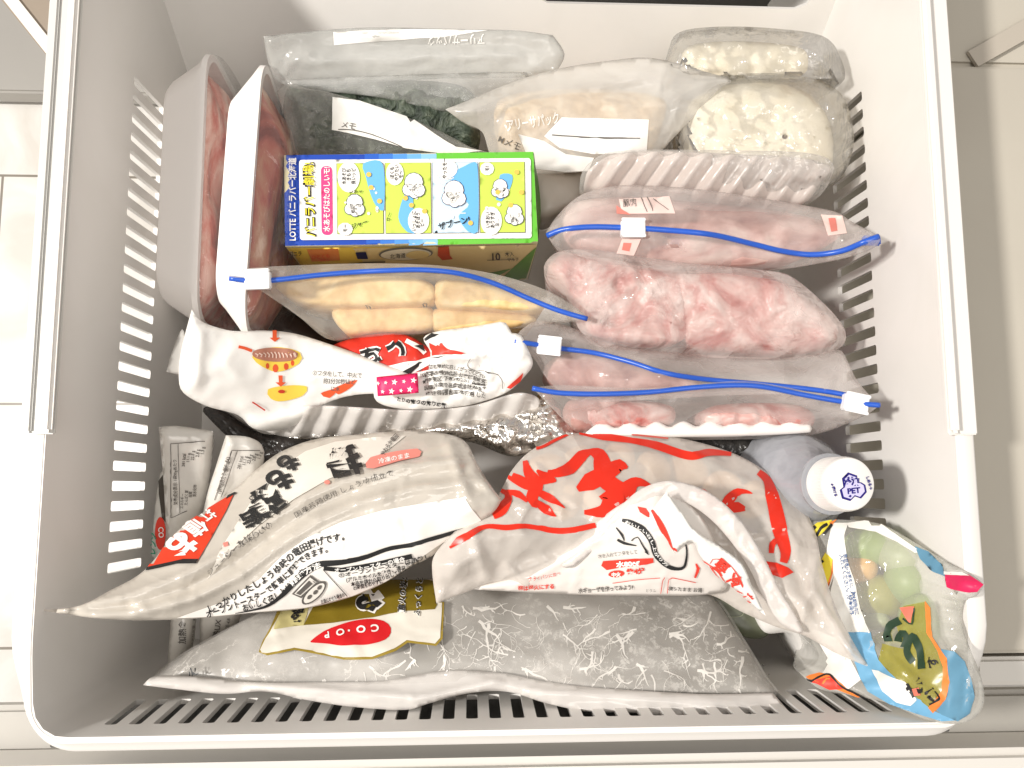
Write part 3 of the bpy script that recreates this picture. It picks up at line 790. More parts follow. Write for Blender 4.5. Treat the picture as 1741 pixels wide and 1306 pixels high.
put(s, 'lettering', INKW, A * 6).text('LOTTE バニラバー北海道', 498.5, 341, 14.5, 90, .02, .86).text('水あそびはたのしいモ!', 556.5, 341, 12.5, 90, .02, .86).done()
put(s, 'lettering', INKK, A * 6).text('バニラバー劇場!', 528, 343, 20, 92, .08, .84).stroke([(523, 281), (527, 287), (537, 284), (534, 278), (523, 281)], 1.6, False).done()
put(s, 'lettering', ink(*srgb(245, 232, 60)), A * 8).text('バニラバー劇場!', 528, 343, 20, 92, .005, .88).done()
def cloud(k, x, y, q, g):
    for dx, dy, rr_ in ((0, -.2, .9), (-.5, .55, .62), (.45, .6, .66), (.05, .9, .5)): k.disc(x + dx * q, y + dy * q, rr_ * q + g)
for col_, g_, o_ in ((ink(*srgb(50, 48, 90)), 1.1, 8.4), (INKW, 0, 8.8)):
    k = put(s, 'print', col_, A * o_)
    for x_, y_, q_ in ((604, 350, 15), (704, 316, 17), (772, 330, 18), (850, 322, 13), (874, 366, 14)): cloud(k, x_, y_, q_, g_)
    k.done()
k = put(s, 'print', ink(*srgb(236, 190, 90)), A * 9.2)
for x_, y_ in ((628, 300), (632, 322), (646, 345), (690, 340), (700, 352), (722, 362), (800, 382), (878, 296), (868, 352), (886, 330), (846, 330)): k.disc(x_, y_, 4.2, 4.2)
k.done()
k = put(s, 'lettering', INKK, A * 9)
for t_, x_, y_ in (('水あそび', 586, 303), ('きもち', 594, 301), ('良いッピ', 602, 303), ('モー', 588, 391), ('ぼくも', 667, 297), ('やりたい', 675, 297), ('モ〜', 682, 300), ('いっしょに', 704, 379), ('あそぼう', 711, 378), ('ピー', 718, 382), ('やったモー', 756, 290), ('モ?', 828, 290), ('いきおい', 829, 377), ('ありすぎ', 837, 377), ('ヨ…', 845, 382)):
    k.text(t_, x_, y_, 8.2, 90, .015, .85)
k.text('ジャー', 612, 384, 10, 20, .02).text('ピチャ', 606, 330, 8, 10, .01).text('ザブーン!', 772, 382, 13, 14, .03).text('サ〜', 662, 372, 8, 80, .01).done()
# front face of the carton
put(s, 'print', ink(*srgb(236, 208, 92)), A).poly([(488, 421), (742, 418), (742, 474), (512, 474), (505, 447)]).done()
put(s, 'print', ink(*srgb(226, 205, 150)), A * 1.5).poly([(600, 421), (912, 414.5), (892, 474), (640, 474)]).done()
put(s, 'print', ink(*srgb(224, 140, 80)), A * 2).poly([(522, 423), (575, 421), (578, 441), (530, 443)]).done()
put(s, 'print', ink(*srgb(196, 80, 50)), A * 3).poly([(745, 418), (763, 416), (765, 432), (770, 438), (752, 440), (744, 432)]).done()
put(s, 'print', ink(*srgb(100, 150, 60)), A * 2).poly([(912, 418), (905, 424), (850, 474), (893, 476)]).poly([(800, 474), (830, 463), (870, 455), (835, 474)]).done()
put(s, 'print', ink(*srgb(120, 118, 112)), A * 3).disc(690, 429, 46, 11, 2).done()
put(s, 'print', ink(*srgb(226, 220, 200)), A * 4).disc(690, 429, 43, 9.5, 2).done()
put(s, 'print', ink(*srgb(222, 200, 140)), A * 5).disc(710, 429, 20, 7, 2).done()
put(s, 'print', ink(*srgb(28, 34, 84)), A * 3).poly([(604, 427), (622, 426), (626, 438), (608, 438)]).done()
put(s, 'lettering', INKK, A * 5).text('バニラ', 502, 427, 9, 3, .02, .8).stroke([(592, 446), (620, 442), (655, 441)], 2).text('10', 842, 432, 17, 2, .02).text('本入', 866, 428, 8, 3, .01).text('マルチ', 872, 437, 7, 3, .01).stroke([(828, 438), (875, 437)], 1).text('北海道', 676, 431, 9, 5, .0).done()
put(s, 'lettering', INKR, A * 5).text('ひとくち', 545, 432, 8, 5, .01).text('冷たい', 552, 438, 6, 5, .01).done()

# ================================================================== zip bag H
r = bagroot('zip_bag', 'frosted zip bag of grey-pink meat with pink printed labels, right of the carton', 'zip bag', 1200, 390, 'zip bags with blue closures')
s = pillow('film', r, FROSTP, [(928, 396, 1), (945, 370), (975, 340), (1005, 325), (1060, 315), (1150, 318), (1230, 327), (1330, 343), (1420, 360), (1450, 378), (1497, 402, 1), (1492, 418), (1440, 438), (1330, 458), (1230, 466), (1140, 460), (1050, 447), (980, 432), (945, 418)], [(930, 396, 15.3), (1060, 316, 14.6), (1430, 360, 15.2), (1497, 405, 17.5), (1230, 466, 14.0), (1200, 400, 15.6)], 1.1, 55, 4.5, 7, (.2, 55, 4, 2.5), [(1060, 400, 1330, 435, .3, 12), (1180, 360, 1420, 375, -.3, 12), (1000, 350, 1110, 345, .3, 12), (1100, 425, 1160, 415, .35, 5), (1120, 405, 1190, 430, .3, 5)], prof=1.15)
zipper(r, s, [(930, 401), (955, 391), (1000, 386), (1060, 387), (1130, 391), (1210, 399), (1280, 415), (1330, 427), (1380, 433), (1430, 427), (1468, 412), (1494, 402)], (1075, 391), 0, .0015)
box('zip_end', r, BLUE, tuple(P(1466, 418, 16.4) - Vector((0, 0, .001))), tuple(P(1495, 402, 16.4) + Vector((0, 0, .002))), .0008)
put(s, 'label', ink(*srgb(232, 206, 198)), .0005).poly([(1052, 340), (1138, 335), (1148, 364), (1058, 364)]).poly([(1395, 366), (1432, 368), (1440, 398), (1408, 402)]).poly([(1058, 405), (1090, 406), (1078, 434), (1048, 430)]).done()
put(s, 'print', ink(*srgb(222, 130, 118)), .0007).poly([(1048, 350), (1072, 366), (1048, 364)]).poly([(1408, 372), (1420, 372), (1424, 394), (1413, 396)]).poly([(1060, 412), (1074, 412), (1070, 426), (1057, 424)]).done()
put(s, 'lettering', INKG, .0008).stroke([(1090, 338), (1100, 360)], 1.2).stroke([(1100, 337), (1110, 360)], 1.2).stroke([(1110, 340), (1136, 358)], 1).text('豚肉', 1070, 346, 12, 5).done()
g = pillow('frozen_pork', None, PALE, [(960, 352), (1060, 335), (1200, 345), (1340, 362), (1430, 388), (1400, 422), (1330, 445), (1200, 452), (1060, 434), (965, 410)], [(960, 390, 13.6), (1430, 390, 14.0), (1200, 400, 14.0)], .9, 45, 5, 8, (.35, 45, 10, 2)).o
g['label'] = 'grey-pink sliced meat inside the zip bag with pink labels'; g['category'] = 'frozen meat'

# raw pink meat in clear wrap
PK = 'pink frozen meat pieces'
g = pillow('frozen_chicken', None, PINK, [(932, 452), (960, 432), (1020, 434), (1100, 450), (1165, 468), (1172, 520), (1165, 575), (1110, 588), (1040, 578), (995, 560), (972, 505), (945, 478)], [(1000, 440, 13.5), (1150, 560, 13.4)], .6, 28, 6, 7, (.42, 34, 0, 1), [(1000, 560, 1150, 585, .3, 14)]).o
g['label'] = 'deep pink frozen meat at the left of the wrapped pair'; g['category'] = 'frozen meat'; g['group'] = PK
g = pillow('frozen_chicken', None, PINK, [(1145, 470), (1180, 458), (1260, 462), (1330, 478), (1400, 530), (1424, 562), (1410, 590), (1350, 602), (1250, 600), (1172, 588), (1160, 530)], [(1180, 470, 13.8), (1400, 560, 13.6), (1180, 590, 13.2)], .7, 30, 6, 7, (.32, 42, 30, 1.3)).o
g['label'] = 'paler pink frozen meat at the right of the wrapped pair'; g['category'] = 'frozen meat'; g['group'] = PK
r = bagroot('meat_wrap', 'crinkled see-through plastic wrap round two pink pieces of meat', 'plastic wrap', 1200, 520)
CW = film('wrap_film', (.82, .74, .70), .27, .09, 50, 1.0, .005, .26, edge=.3)
pillow('sheet', r, CW, [(925, 452), (950, 428), (1010, 425), (1100, 438), (1180, 448), (1300, 460), (1345, 470), (1400, 515), (1436, 560), (1430, 590), (1380, 606), (1300, 610), (1200, 607), (1100, 598), (1020, 588), (988, 562), (965, 510), (935, 480)], [(950, 430, 14.5), (1400, 520, 14.9), (1430, 590, 14.3), (1020, 585, 14.0)], .95, 40, 6.6, 6, (.2, 36, 20, 1.3), [(1080, 470, 1160, 560, .55, 6), (1100, 460, 1130, 500, .4, 5), (1040, 500, 1020, 555, .35, 4), (1000, 525, 1160, 548, .35, 5), (1110, 490, 1165, 540, .4, 5), (1340, 572, 1425, 575, .3, 5), (1160, 555, 1360, 570, .2, 6)], prof=1.15)
# ================================================================== zip bags J and K (lower right of the back half)
r = bagroot('zip_bag', 'frosted zip bag with its white slider at the left end of the blue closure', 'zip bag', 1150, 630, 'zip bags with blue closures')
s = pillow('film', r, FROSTP, [(873, 579, 1), (885, 562), (915, 545), (960, 553), (1000, 568), (1060, 590), (1200, 603), (1340, 608), (1425, 594), (1440, 612), (1456, 645), (1482, 676, 1), (1460, 690), (1380, 672), (1250, 672), (1100, 680), (980, 682), (935, 650), (905, 606)], [(875, 579, 15.4), (920, 547, 14.0), (1200, 603, 14.0), (1430, 600, 14.4), (1480, 680, 16.6), (1100, 640, 15.2), (950, 670, 13.6)], .7, 45, 3.5, 7, (.18, 55, 0, 2.2), [(940, 565, 1060, 610, .25, 10), (1200, 620, 1420, 630, -.25, 14), (1120, 640, 1180, 625, .3, 8)], prof=1.15)
zipper(r, s, [(874, 580), (900, 584), (950, 592), (1010, 600), (1070, 615), (1130, 634), (1200, 645), (1290, 653), (1370, 661), (1430, 670), (1474, 682)], (933, 590), -6)
g = pillow('frozen_chicken', None, PALE, [(925, 625), (960, 602), (1020, 605), (1090, 625), (1180, 645), (1200, 665), (1100, 672), (980, 672), (935, 652)], [(940, 640, 13.3), (1180, 650, 13.4)], .9, 30, 5, 8, (.2, 45)).o
g['label'] = 'pale pink frozen meat between the two crossing blue closures'; g['category'] = 'frozen meat'
r = bagroot('zip_bag', 'frosted zip bag with its white slider at the right end, over a scalloped white tray', 'zip bag', 1200, 700, 'zip bags with blue closures')
s = pillow('film', r, FROSTP, [(904, 659, 1), (960, 655), (1100, 660), (1250, 648), (1330, 657), (1440, 682), (1498, 687, 1), (1472, 706), (1400, 735), (1330, 745), (1200, 748), (1060, 748), (1000, 742), (968, 724), (935, 690)], [(904, 660, 15.6), (1100, 665, 15.6), (1250, 654, 15.9), (1498, 688, 17.2), (1380, 738, 13.5), (1000, 740, 13.4)], .35, 30, 4.0, 6, (.14, 50, 0, 2.5), [(960, 690, 1250, 685, .25, 10), (1300, 690, 1460, 700, .25, 10)], prof=1.15)
zipper(r, s, [(905, 660), (950, 668), (1020, 670), (1100, 667), (1180, 659), (1250, 655), (1300, 658), (1370, 672), (1440, 684), (1496, 689)], (1452, 687), -12)
K_ = 'red meat chunks above the scalloped tray'
for pts, lab, mt in (([(985, 690), (1040, 680), (1110, 683), (1146, 695), (1140, 722), (1060, 730), (1000, 726)], 'brownish pink meat chunk at the left above the scalloped tray', PINK), ([(1190, 705), (1215, 690), (1290, 685), (1360, 690), (1385, 708), (1375, 728), (1290, 730), (1205, 728)], 'redder meat chunk at the right above the scalloped tray', PINK), ([(970, 680), (1060, 676), (1000, 735), (960, 715)], 'pale meat chunk in the left corner of the zip bag above the scalloped tray', PALE)):
    g = pillow('frozen_meat', None, mt, pts, [(1200, 705, 13.6)], .9, 22, 5, 6, (.2, 22)).o; g['label'] = lab; g['category'] = 'frozen meat'; g['group'] = K_
g = pillow('scalloped_tray', None, plain('tray_white', (.80, .76, .73), .4), [(995, 742)] + [p for i in range(8) for p in ((1005 + i * 46, 728 - i * .8), (1024 + i * 46, 718 - i * .6), (1044 + i * 46, 727 - i * .8))] + [(1378, 722), (1378, 735), (1200, 742)], [(1200, 730, 14.3)], .1, 6, 5, 5, (.02, 50)).o
g['label'] = 'white scalloped tray edge below the lower zip bag'; g['category'] = 'food tray'

# ================================================================== zip bag M with yellow slices
r = bagroot('zip_bag', 'zip bag of yellow slices with a long curved blue closure below the carton', 'zip bag', 700, 520, 'zip bags with blue closures')
FM = film('amber_film', (.86, .80, .72), .20, .28, 50, .4, .002, .16, edge=.3)
s = pillow('film', r, FM, [(388, 470, 1), (398, 460), (450, 454), (540, 450), (620, 448), (700, 449), (770, 454), (850, 468), (925, 492), (975, 520), (1002, 542, 1), (955, 545), (900, 556), (800, 563), (700, 568), (600, 575), (556, 576), (510, 540), (470, 512), (435, 490), (405, 482)], [(390, 470, 17.3), (600, 448, 16.3), (850, 468, 15.8), (1000, 542, 15.6), (560, 574, 13.5), (890, 555, 13.5), (700, 500, 15.6)], .3, 30, 4.0, 7, (.14, 55, -5, 2), [(440, 495, 560, 570, .3, 7), (500, 530, 600, 560, .25, 8), (900, 520, 990, 540, .3, 8)], prof=1.15)
zipper(r, s, [(390, 473), (412, 476), (440, 478), (480, 475), (540, 468), (600, 463), (660, 460), (720, 459), (780, 465), (840, 482), (900, 508), (950, 528), (998, 542)], (440, 478), 3)
Y_ = 'yellow frozen slices in the zip bag'
for pts, lab in (([(468, 482), (520, 474), (600, 470), (690, 470), (735, 484), (736, 514), (640, 521), (540, 520), (490, 505)], 'yellow slice at the upper left of the four in the zip bag'), ([(744, 478), (790, 478), (860, 494), (925, 518), (905, 530), (820, 524), (744, 520)], 'yellow slice at the upper right of the four in the zip bag'), ([(566, 528), (640, 520), (728, 520), (734, 560), (640, 566), (590, 568)], 'yellow slice at the lower left of the four in the zip bag'), ([(738, 526), (820, 528), (900, 534), (912, 546), (880, 556), (800, 562), (740, 564)], 'yellow slice at the lower right of the four in the zip bag')):
    z0 = 14.4 if pts[0][1] < 500 else 13.4
    g = pillow('yellow_slice', None, YEL, pts, [(700, 500, z0)], .5, 8, 4.5, 5, (.12, 30)).o; g['label'] = lab; g['category'] = 'frozen food'; g['group'] = Y_
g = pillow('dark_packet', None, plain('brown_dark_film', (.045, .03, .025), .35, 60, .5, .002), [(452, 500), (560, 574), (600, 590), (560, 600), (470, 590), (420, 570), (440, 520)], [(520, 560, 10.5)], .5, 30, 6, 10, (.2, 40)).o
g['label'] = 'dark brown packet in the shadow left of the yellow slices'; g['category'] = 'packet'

# ================================================================== dumpling pouch N
OP = plain('printed_film', (.86, .84, .80), .34, 45, .18, .002)
r = bagroot('dumpling_pouch', 'opened white and red dumpling pouch taped with pink star tape', 'food pouch', 620, 640)
s = pillow('pouch_film', r, OP, [(326, 526, 1), (340, 545), (370, 557), (400, 563), (450, 562), (500, 567), (560, 585), (620, 606), (660, 622), (705, 640), (690, 665), (600, 672), (545, 690), (520, 715), (470, 732), (430, 728), (405, 706), (350, 690), (312, 668), (304, 645), (307, 600)], [(326, 526, 17.0), (305, 640, 16.6), (500, 570, 14.6), (700, 640, 13.8), (480, 728, 13.0), (400, 640, 15.6)], .5, 50, 2.5, 7, (.12, 70, 0, 1.5), [(430, 728, 700, 655, .3, 12), (340, 560, 330, 660, .25, 14), (560, 600, 690, 640, .2, 10)])
pillow('back_flap', r, OP, [(283, 632, 1), (292, 600), (310, 560), (318, 600), (314, 636)], [(300, 600, 15.6)], .1, 10, .1, 7, (.05, 30))
put(s, 'print', ink(*srgb(222, 90, 50)), .0005).poly([(463, 563), (470, 563), (470, 575), (476, 575), (467, 582), (458, 575), (463, 575)]).poly([(473, 638), (480, 638), (480, 650), (486, 650), (477, 657), (468, 650), (474, 650)]).disc(454, 622, 3, 5).disc(468, 626, 5, 7).disc(486, 623, 4, 6).disc(497, 617, 3, 5).stroke([(405, 590), (415, 592), (428, 597)], 5).poly([(565, 662), (590, 650), (608, 646), (600, 656), (575, 670)], True).poly([(545, 668), (575, 660), (560, 676)], True).done()
put(s, 'print', ink(*srgb(240, 205, 80)), .0004).poly([(430, 600), (470, 590), (510, 600), (508, 618), (470, 632), (435, 616)], True).poly([(455, 662), (490, 655), (522, 657), (515, 672), (480, 682), (460, 678)], True).done()
put(s, 'print', ink(*srgb(176, 120, 100)), .0006).disc(467, 603, 39, 12, -2).done()
k = put(s, 'print', ink(*srgb(226, 196, 180)), .0009)
for i in range(11): k.stroke([(433 + i * 6.6, 598 + abs(i - 5) * .6), (438 + i * 6.2, 603), (436 + i * 6.6, 609 - abs(i - 5) * .6)], 2)
k.done()
put(s, 'print', ink(*srgb(200, 60, 40)), .0008).stroke([(428, 683), (440, 690), (450, 697)], 2.4).disc(478, 665, 6, 3).done()
put(s, 'lettering', INKG, .0007).text('②フタをして、中火で', 573, 636, 10, -3, .01, .85).text('約3分30秒ほど', 577, 648, 10, -2, .01, .85).text('に水', 570, 660, 9, -2, .01, .85).done()
s2 = pillow('front_film', r, ink(*srgb(205, 50, 36)), [(548, 606), (560, 590), (600, 575), (650, 567), (695, 571), (740, 596), (780, 588), (830, 602), (770, 622), (720, 650), (650, 660), (600, 645), (570, 625)], [(560, 600, 13.0), (680, 570, 13.6), (820, 600, 14.2), (650, 655, 13.0)], .6, 35, 2, 7, (.22, 35, 0, 1.2), [(700, 600, 740, 640, .3, 8)])
k = put(s2, 'lettering', INKW, .0006)
def w_(k, grow):
    k.stroke([(585, 614), (580, 622)], 6 + grow).stroke([(600, 604), (598, 618), (592, 626)], 6 + grow)
    k.stroke([(612, 601), (640, 594), (646, 597)], 6 + grow).stroke([(626, 592), (622, 610), (616, 615)], 6 + grow).stroke([(614, 612), (636, 602), (640, 612), (628, 617)], 5 + grow).stroke([(643, 608), (646, 613)], 6 + grow)
    k.stroke([(658, 594), (665, 590), (672, 584)], 7 + grow).stroke([(674, 584), (684, 592), (684, 606)], 7 + grow)
w_(k, 5); k.stroke([(690, 580), (712, 592), (722, 602)], 8).poly([(628, 632), (660, 622), (712, 612), (745, 604), (728, 622), (690, 640), (655, 650)]).done()
k = put(s2, 'lettering', INKK, .0010); w_(k, 0); k.poly([(634, 634), (660, 632), (657, 646)]).poly([(672, 640), (712, 615), (716, 616), (700, 634)]).poly([(705, 590), (718, 588), (722, 600)]).done()
s3 = pillow('side_film', r, OP, [(722, 622), (732, 600), (720, 575), (745, 563), (800, 556), (850, 547, 1), (860, 549), (870, 566, 1), (886, 570), (896, 590), (906, 618), (892, 640), (860, 668), (800, 688), (740, 695), (680, 695), (640, 682), (640, 655), (680, 640)], [(730, 600, 14.3), (855, 548, 15.3), (905, 620, 15.0), (660, 670, 13.6), (800, 688, 13.4)], .4, 40, 2, 6, (.32, 32, 20, 1.2), [(740, 610, 860, 600, .35, 7), (760, 640, 860, 660, -.3, 9), (800, 570, 880, 590, -.2, 12), (730, 650, 800, 690, .25, 8)])
put(s3, 'print', INKR, .0005).poly([(722, 590), (730, 582), (742, 588), (750, 583), (760, 592), (790, 602), (745, 604), (726, 606)]).poly([(898, 625), (900, 636), (868, 660), (862, 658)]).done()
k = put(s3, 'print', INKK, .0005).poly([(722, 576), (740, 563), (762, 560), (740, 572), (724, 580)]).poly([(732, 609), (760, 605), (745, 609)])
k.done()
k = put(s3, 'lettering', INKG, .0007).stroke([(800, 608), (798, 625), (850, 640), (855, 660)], 1)
for i, t_ in enumerate(('開封後はお早めに召し上がってください', '川崎商品株式会社 お客様相談室', '新井東区 下新1の2の1 兵庫県', '兵庫冷凍食品株式会社 PAB工', 'ぬき容器包装を使用した')):
    k.text(t_, 0, 0, 8.5, bold=.02, sx=.8, path=[(712 + i * 3, 630 + i * 10), (750, 622 + i * 11), (790, 628 + i * 10), (826, 640 + i * 8)])
k.done()
k = put(s3, 'lettering', INKK, .0007)
for i in range(3): k.text('とりの素', 690 + i * 26, 680 + i * 3, 8, -10, .04)
k.done()
s4 = pillow('star_tape', r, ink(*srgb(232, 40, 100)), [(640, 641, 1), (710, 634, 1), (712, 668, 1), (642, 674, 1)], [(640, 655, 14.7), (711, 650, 15.0)], .15, 20, .1, 6, (.03, 40))
def star(k, x, y, r_, a0=10):
    p = []
    for i in range(10):
        a = math.radians(a0 + 36 * i); q = r_ if i % 2 == 0 else r_ * .42; p.append((x + q * math.sin(a), y - q * math.cos(a)))
    k.poly(p)
k = put(s4, 'print', INKW, .0004)
for x, y, q in ((643, 652, 4), (656, 651, 3.5), (671, 650, 5.5), (687, 649, 3.6), (703, 647, 5.5), (651, 666, 3.6), (666, 665, 5.5), (682, 664, 3.5), (697, 662, 5.5)): star(k, x, y, q)
k.done()
RIBW = film('clear_tray', (.78, .74, .70), .62, .2, 40, .4, .003, .12)
pillow('ribbed_tray', r, RIBW, [(430, 715), (500, 692), (560, 690), (700, 697), (800, 690), (880, 668), (916, 678), (905, 704), (820, 718), (720, 730), (600, 742), (480, 742)], [(440, 720, 12.8), (900, 680, 13.8), (650, 735, 12.0)], .2, 14, 3, 4, (.05, 50), rip=(25, 40, .24))
FOIL = plain('foil', (.75, .72, .68), .24, 60, 1.0, .006, metal=1)
g = pillow('foil_sheet', None, FOIL, [(480, 745), (560, 728), (700, 722), (820, 708), (905, 680), (925, 662), (950, 690), (968, 722), (1000, 738), (985, 745), (930, 758), (870, 776), (800, 752), (720, 748), (600, 752)], [(500, 745, 11.0), (930, 670, 13.0), (870, 770, 12.5)], .4, 25, 3, 5, (.5, 26, 20, 1.4)).o
g['label'] = 'crumpled silver foil between the dumpling pouch and the red lettered bag'; g['category'] = 'foil'
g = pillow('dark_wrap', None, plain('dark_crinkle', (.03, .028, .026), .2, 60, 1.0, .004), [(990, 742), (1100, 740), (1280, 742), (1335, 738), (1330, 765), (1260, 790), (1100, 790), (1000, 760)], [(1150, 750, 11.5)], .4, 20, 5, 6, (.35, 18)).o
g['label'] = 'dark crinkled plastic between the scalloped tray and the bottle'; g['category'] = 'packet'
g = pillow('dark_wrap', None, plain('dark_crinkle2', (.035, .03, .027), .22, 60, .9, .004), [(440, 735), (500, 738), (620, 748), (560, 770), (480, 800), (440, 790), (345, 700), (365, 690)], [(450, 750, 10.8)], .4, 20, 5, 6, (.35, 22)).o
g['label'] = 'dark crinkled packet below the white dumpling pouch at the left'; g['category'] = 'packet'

# ================================================================== two packets at the left
GP = 'pair of white packets with nutrition tables'
PKM = film('packet_film', (.66, .63, .58), .92, .35, 50, .3, .002, .06)
for (ol_, zc, lab, tb, dx) in (
    ([(270, 726, 1), (300, 724), (362, 733, 1), (356, 800), (345, 870), (336, 960), (330, 1060), (318, 1125), (287, 1140), (290, 1040), (284, 930), (278, 820)], [(270, 726, 14.6), (360, 733, 14.2), (290, 1135, 11.5), (340, 950, 12.0)], 'pale packet with a nutrition table, nearest the left wall', (295, 752, 350, 880), 0),
    ([(384, 740, 1), (425, 744), (448, 764), (440, 830), (425, 900), (420, 1000), (395, 1080), (345, 1110), (340, 1040), (338, 930), (350, 850), (368, 790)], [(384, 740, 15.0), (445, 764, 14.2), (345, 1100, 11.3), (400, 950, 12.0)], 'pale packet with a nutrition table, partly under the fried chicken bag', (382, 760, 438, 870), 1)):
    r = bagroot('seasoning_packet', lab, 'packet', ol_[0][0] + 30, 900, GP)
    s = pillow('film', r, PKM, ol_, zc, .5, 30, 1.2, 7, (.14, 60, 80, 2), [(ol_[0][0] + 10, 740, 300 + dx * 60, 920, .15, 8)])
    k = put(s, 'lettering', INKG, .0006)
    if dx == 0:
        q = [(290, 754), (348, 750), (346, 800), (340, 840), (292, 880)]; k.stroke([(292, 880), (290, 754), (348, 750)], 1.2, False).stroke([(303, 754), (306, 872)], 1, False).stroke([(292, 880), (318, 868)], 1, False)
        k.text('栄養成分表示 1袋90gあたり', 298, 820, 8, 91, .01, .8)
        for i, t_ in enumerate(('281 kcal', '11.1 g', '22.8 g', '2.8 g', '1.3 g')): k.text(t_, 312 + i * 8, 782 - i * 4, 7.5, 86, .02, .9)
        for i, t_ in enumerate(('エネルギー', 'たんぱく質', '脂質', '炭水化物')): k.text(t_, 310 + i * 7, 852 - i * 6, 6.5, 87, .01, .8)
        k.text('加熱食', 310, 1075, 13, 88, .01).text('食塩相当量 1.8', 328, 1075, 7, 88)
    else:
        k.stroke([(366, 850), (394, 765), (441, 766)], 1.2, False).stroke([(376, 845), (403, 766)], 1, False)
        k.text('1袋90gあたり 栄養成分', 381, 808, 8, 74, .01, .8)
        for i, t_ in enumerate(('281 kcal', '11.1 g', '22.8 g', '2.8 g', '1.3 g')): k.text(t_, 408 + i * 8, 786 - i * 3, 7.5, 75, .02, .9)
        k.text('加熱UX', 368, 1075, 13, 82, .01).text('保存方法 4.8', 385, 1070, 7, 80)
    k.done()
r = bagroot('side_packet', 'dark packet edge with a red oval mark and green letters at the left wall', 'packet', 275, 880)
s = pillow('film', r, plain('packet_white', (.62, .60, .55), .4), [(258, 935), (262, 880), (268, 830), (276, 800), (300, 800), (310, 860), (305, 930), (290, 950), (262, 950)], [(262, 900, 12.0), (300, 900, 12.4)], .2, 15, 2, 7, (.05, 40))
put(s, 'print', plain('photo_brown', (.05, .04, .03), .4), .0004).poly([(270, 805), (286, 810), (285, 892), (276, 880), (271, 840)]).done()
put(s, 'print', INKR, .0006).disc(274, 907, 9, 28, 0).done()
put(s, 'lettering', INKW, .0009).text('CO', 276, 905, 12, -88, .02).done()
put(s, 'lettering', ink(.02, .30, .18), .0009).text('レンジ', 262, 925, 13, 88, .03).done()
# ================================================================== clear bag with frosted grey contents (front)
def frost_mat():
    m, nt, b = M('frost_scratched'); L = nt.links.new
    tc = nd(nt, 'ShaderNodeTexCoord')
    n0 = nd(nt, 'ShaderNodeTexNoise', i_Scale=34, i_Detail=8, i_Roughness=.65); L(tc.outputs['Object'], n0.inputs['Vector'])
    va = nd(nt, 'ShaderNodeVectorMath', operation='MULTIPLY_ADD'); va.inputs[1].default_value = (.045, .045, .045)
    L(n0.outputs['Color'], va.inputs[0]); L(tc.outputs['Object'], va.inputs[2])
    facs = []
    for sc_, wd, lo, hi in ((24, .016, .50, .62), (50, .022, .53, .62)):
        v = nd(nt, 'ShaderNodeTexVoronoi', i_Scale=sc_); v.feature = 'DISTANCE_TO_EDGE'; L(va.outputs[0], v.inputs['Vector'])
        r1 = nd(nt, 'ShaderNodeMapRange'); r1.inputs[1].default_value = wd; r1.inputs[2].default_value = 0; r1.inputs[3].default_value = 0; r1.inputs[4].default_value = 1; L(v.outputs['Distance'], r1.inputs[0])
        n1 = nd(nt, 'ShaderNodeTexNoise', i_Scale=sc_ * .55, i_Detail=3, i_Distortion=1.5); L(tc.outputs['Object'], n1.inputs['Vector'])
        r2 = nd(nt, 'ShaderNodeMapRange'); r2.inputs[1].default_value = lo; r2.inputs[2].default_value = hi; L(n1.outputs['Fac'], r2.inputs[0])
        mu = nd(nt, 'ShaderNodeMath', operation='MULTIPLY'); L(r1.outputs[0], mu.inputs[0]); L(r2.outputs[0], mu.inputs[1]); facs.append(mu)
    a = facs[0]
    for f in facs[1:]:
        x = nd(nt, 'ShaderNodeMath', operation='MAXIMUM'); L(a.outputs[0], x.inputs[0]); L(f.outputs[0], x.inputs[1]); a = x
    n2 = nd(nt, 'ShaderNodeTexNoise', i_Scale=210, i_Detail=6, i_Roughness=.75); L(tc.outputs['Object'], n2.inputs['Vector'])
    n3 = nd(nt, 'ShaderNodeTexNoise', i_Scale=20, i_Detail=3); L(tc.outputs['Object'], n3.inputs['Vector'])
    r3 = nd(nt, 'ShaderNodeMapRange'); r3.inputs[1].default_value = .52; r3.inputs[2].default_value = .60; L(n2.outputs['Fac'], r3.inputs[0])
    r4 = nd(nt, 'ShaderNodeMapRange'); r4.inputs[1].default_value = .42; r4.inputs[2].default_value = .62; r4.inputs[4].default_value = .5; L(n3.outputs['Fac'], r4.inputs[0])
    m2 = nd(nt, 'ShaderNodeMath', operation='MULTIPLY'); L(r3.outputs[0], m2.inputs[0]); L(r4.outputs[0], m2.inputs[1])
    x = nd(nt, 'ShaderNodeMath', operation='MAXIMUM'); L(a.outputs[0], x.inputs[0]); L(m2.outputs[0], x.inputs[1])
    mx = nd(nt, 'ShaderNodeMix', data_type='RGBA'); mx.inputs[6].default_value = (.27, .25, .22, 1); mx.inputs[7].default_value = (.78, .75, .70, 1)
    n5 = nd(nt, 'ShaderNodeTexNoise', i_Scale=14, i_Detail=2); L(tc.outputs['Object'], n5.inputs['Vector'])
    c5 = nd(nt, 'ShaderNodeValToRGB'); c5.color_ramp.elements[0].position = .38; c5.color_ramp.elements[0].color = (.28, .265, .24, 1); c5.color_ramp.elements[1].position = .62; c5.color_ramp.elements[1].color = (.50, .475, .44, 1)
    L(n5.outputs['Fac'], c5.inputs[0]); L(c5.outputs[0], mx.inputs[6])
    L(x.outputs[0], mx.inputs[0]); L(mx.outputs[2], b.inputs['Base Color']); b.inputs['Roughness'].default_value = .35
    return m
r = bagroot('frozen_food_bag', 'large see-through bag of frost-streaked grey food with a red oval logo, along the front wall', 'food bag', 800, 1100)
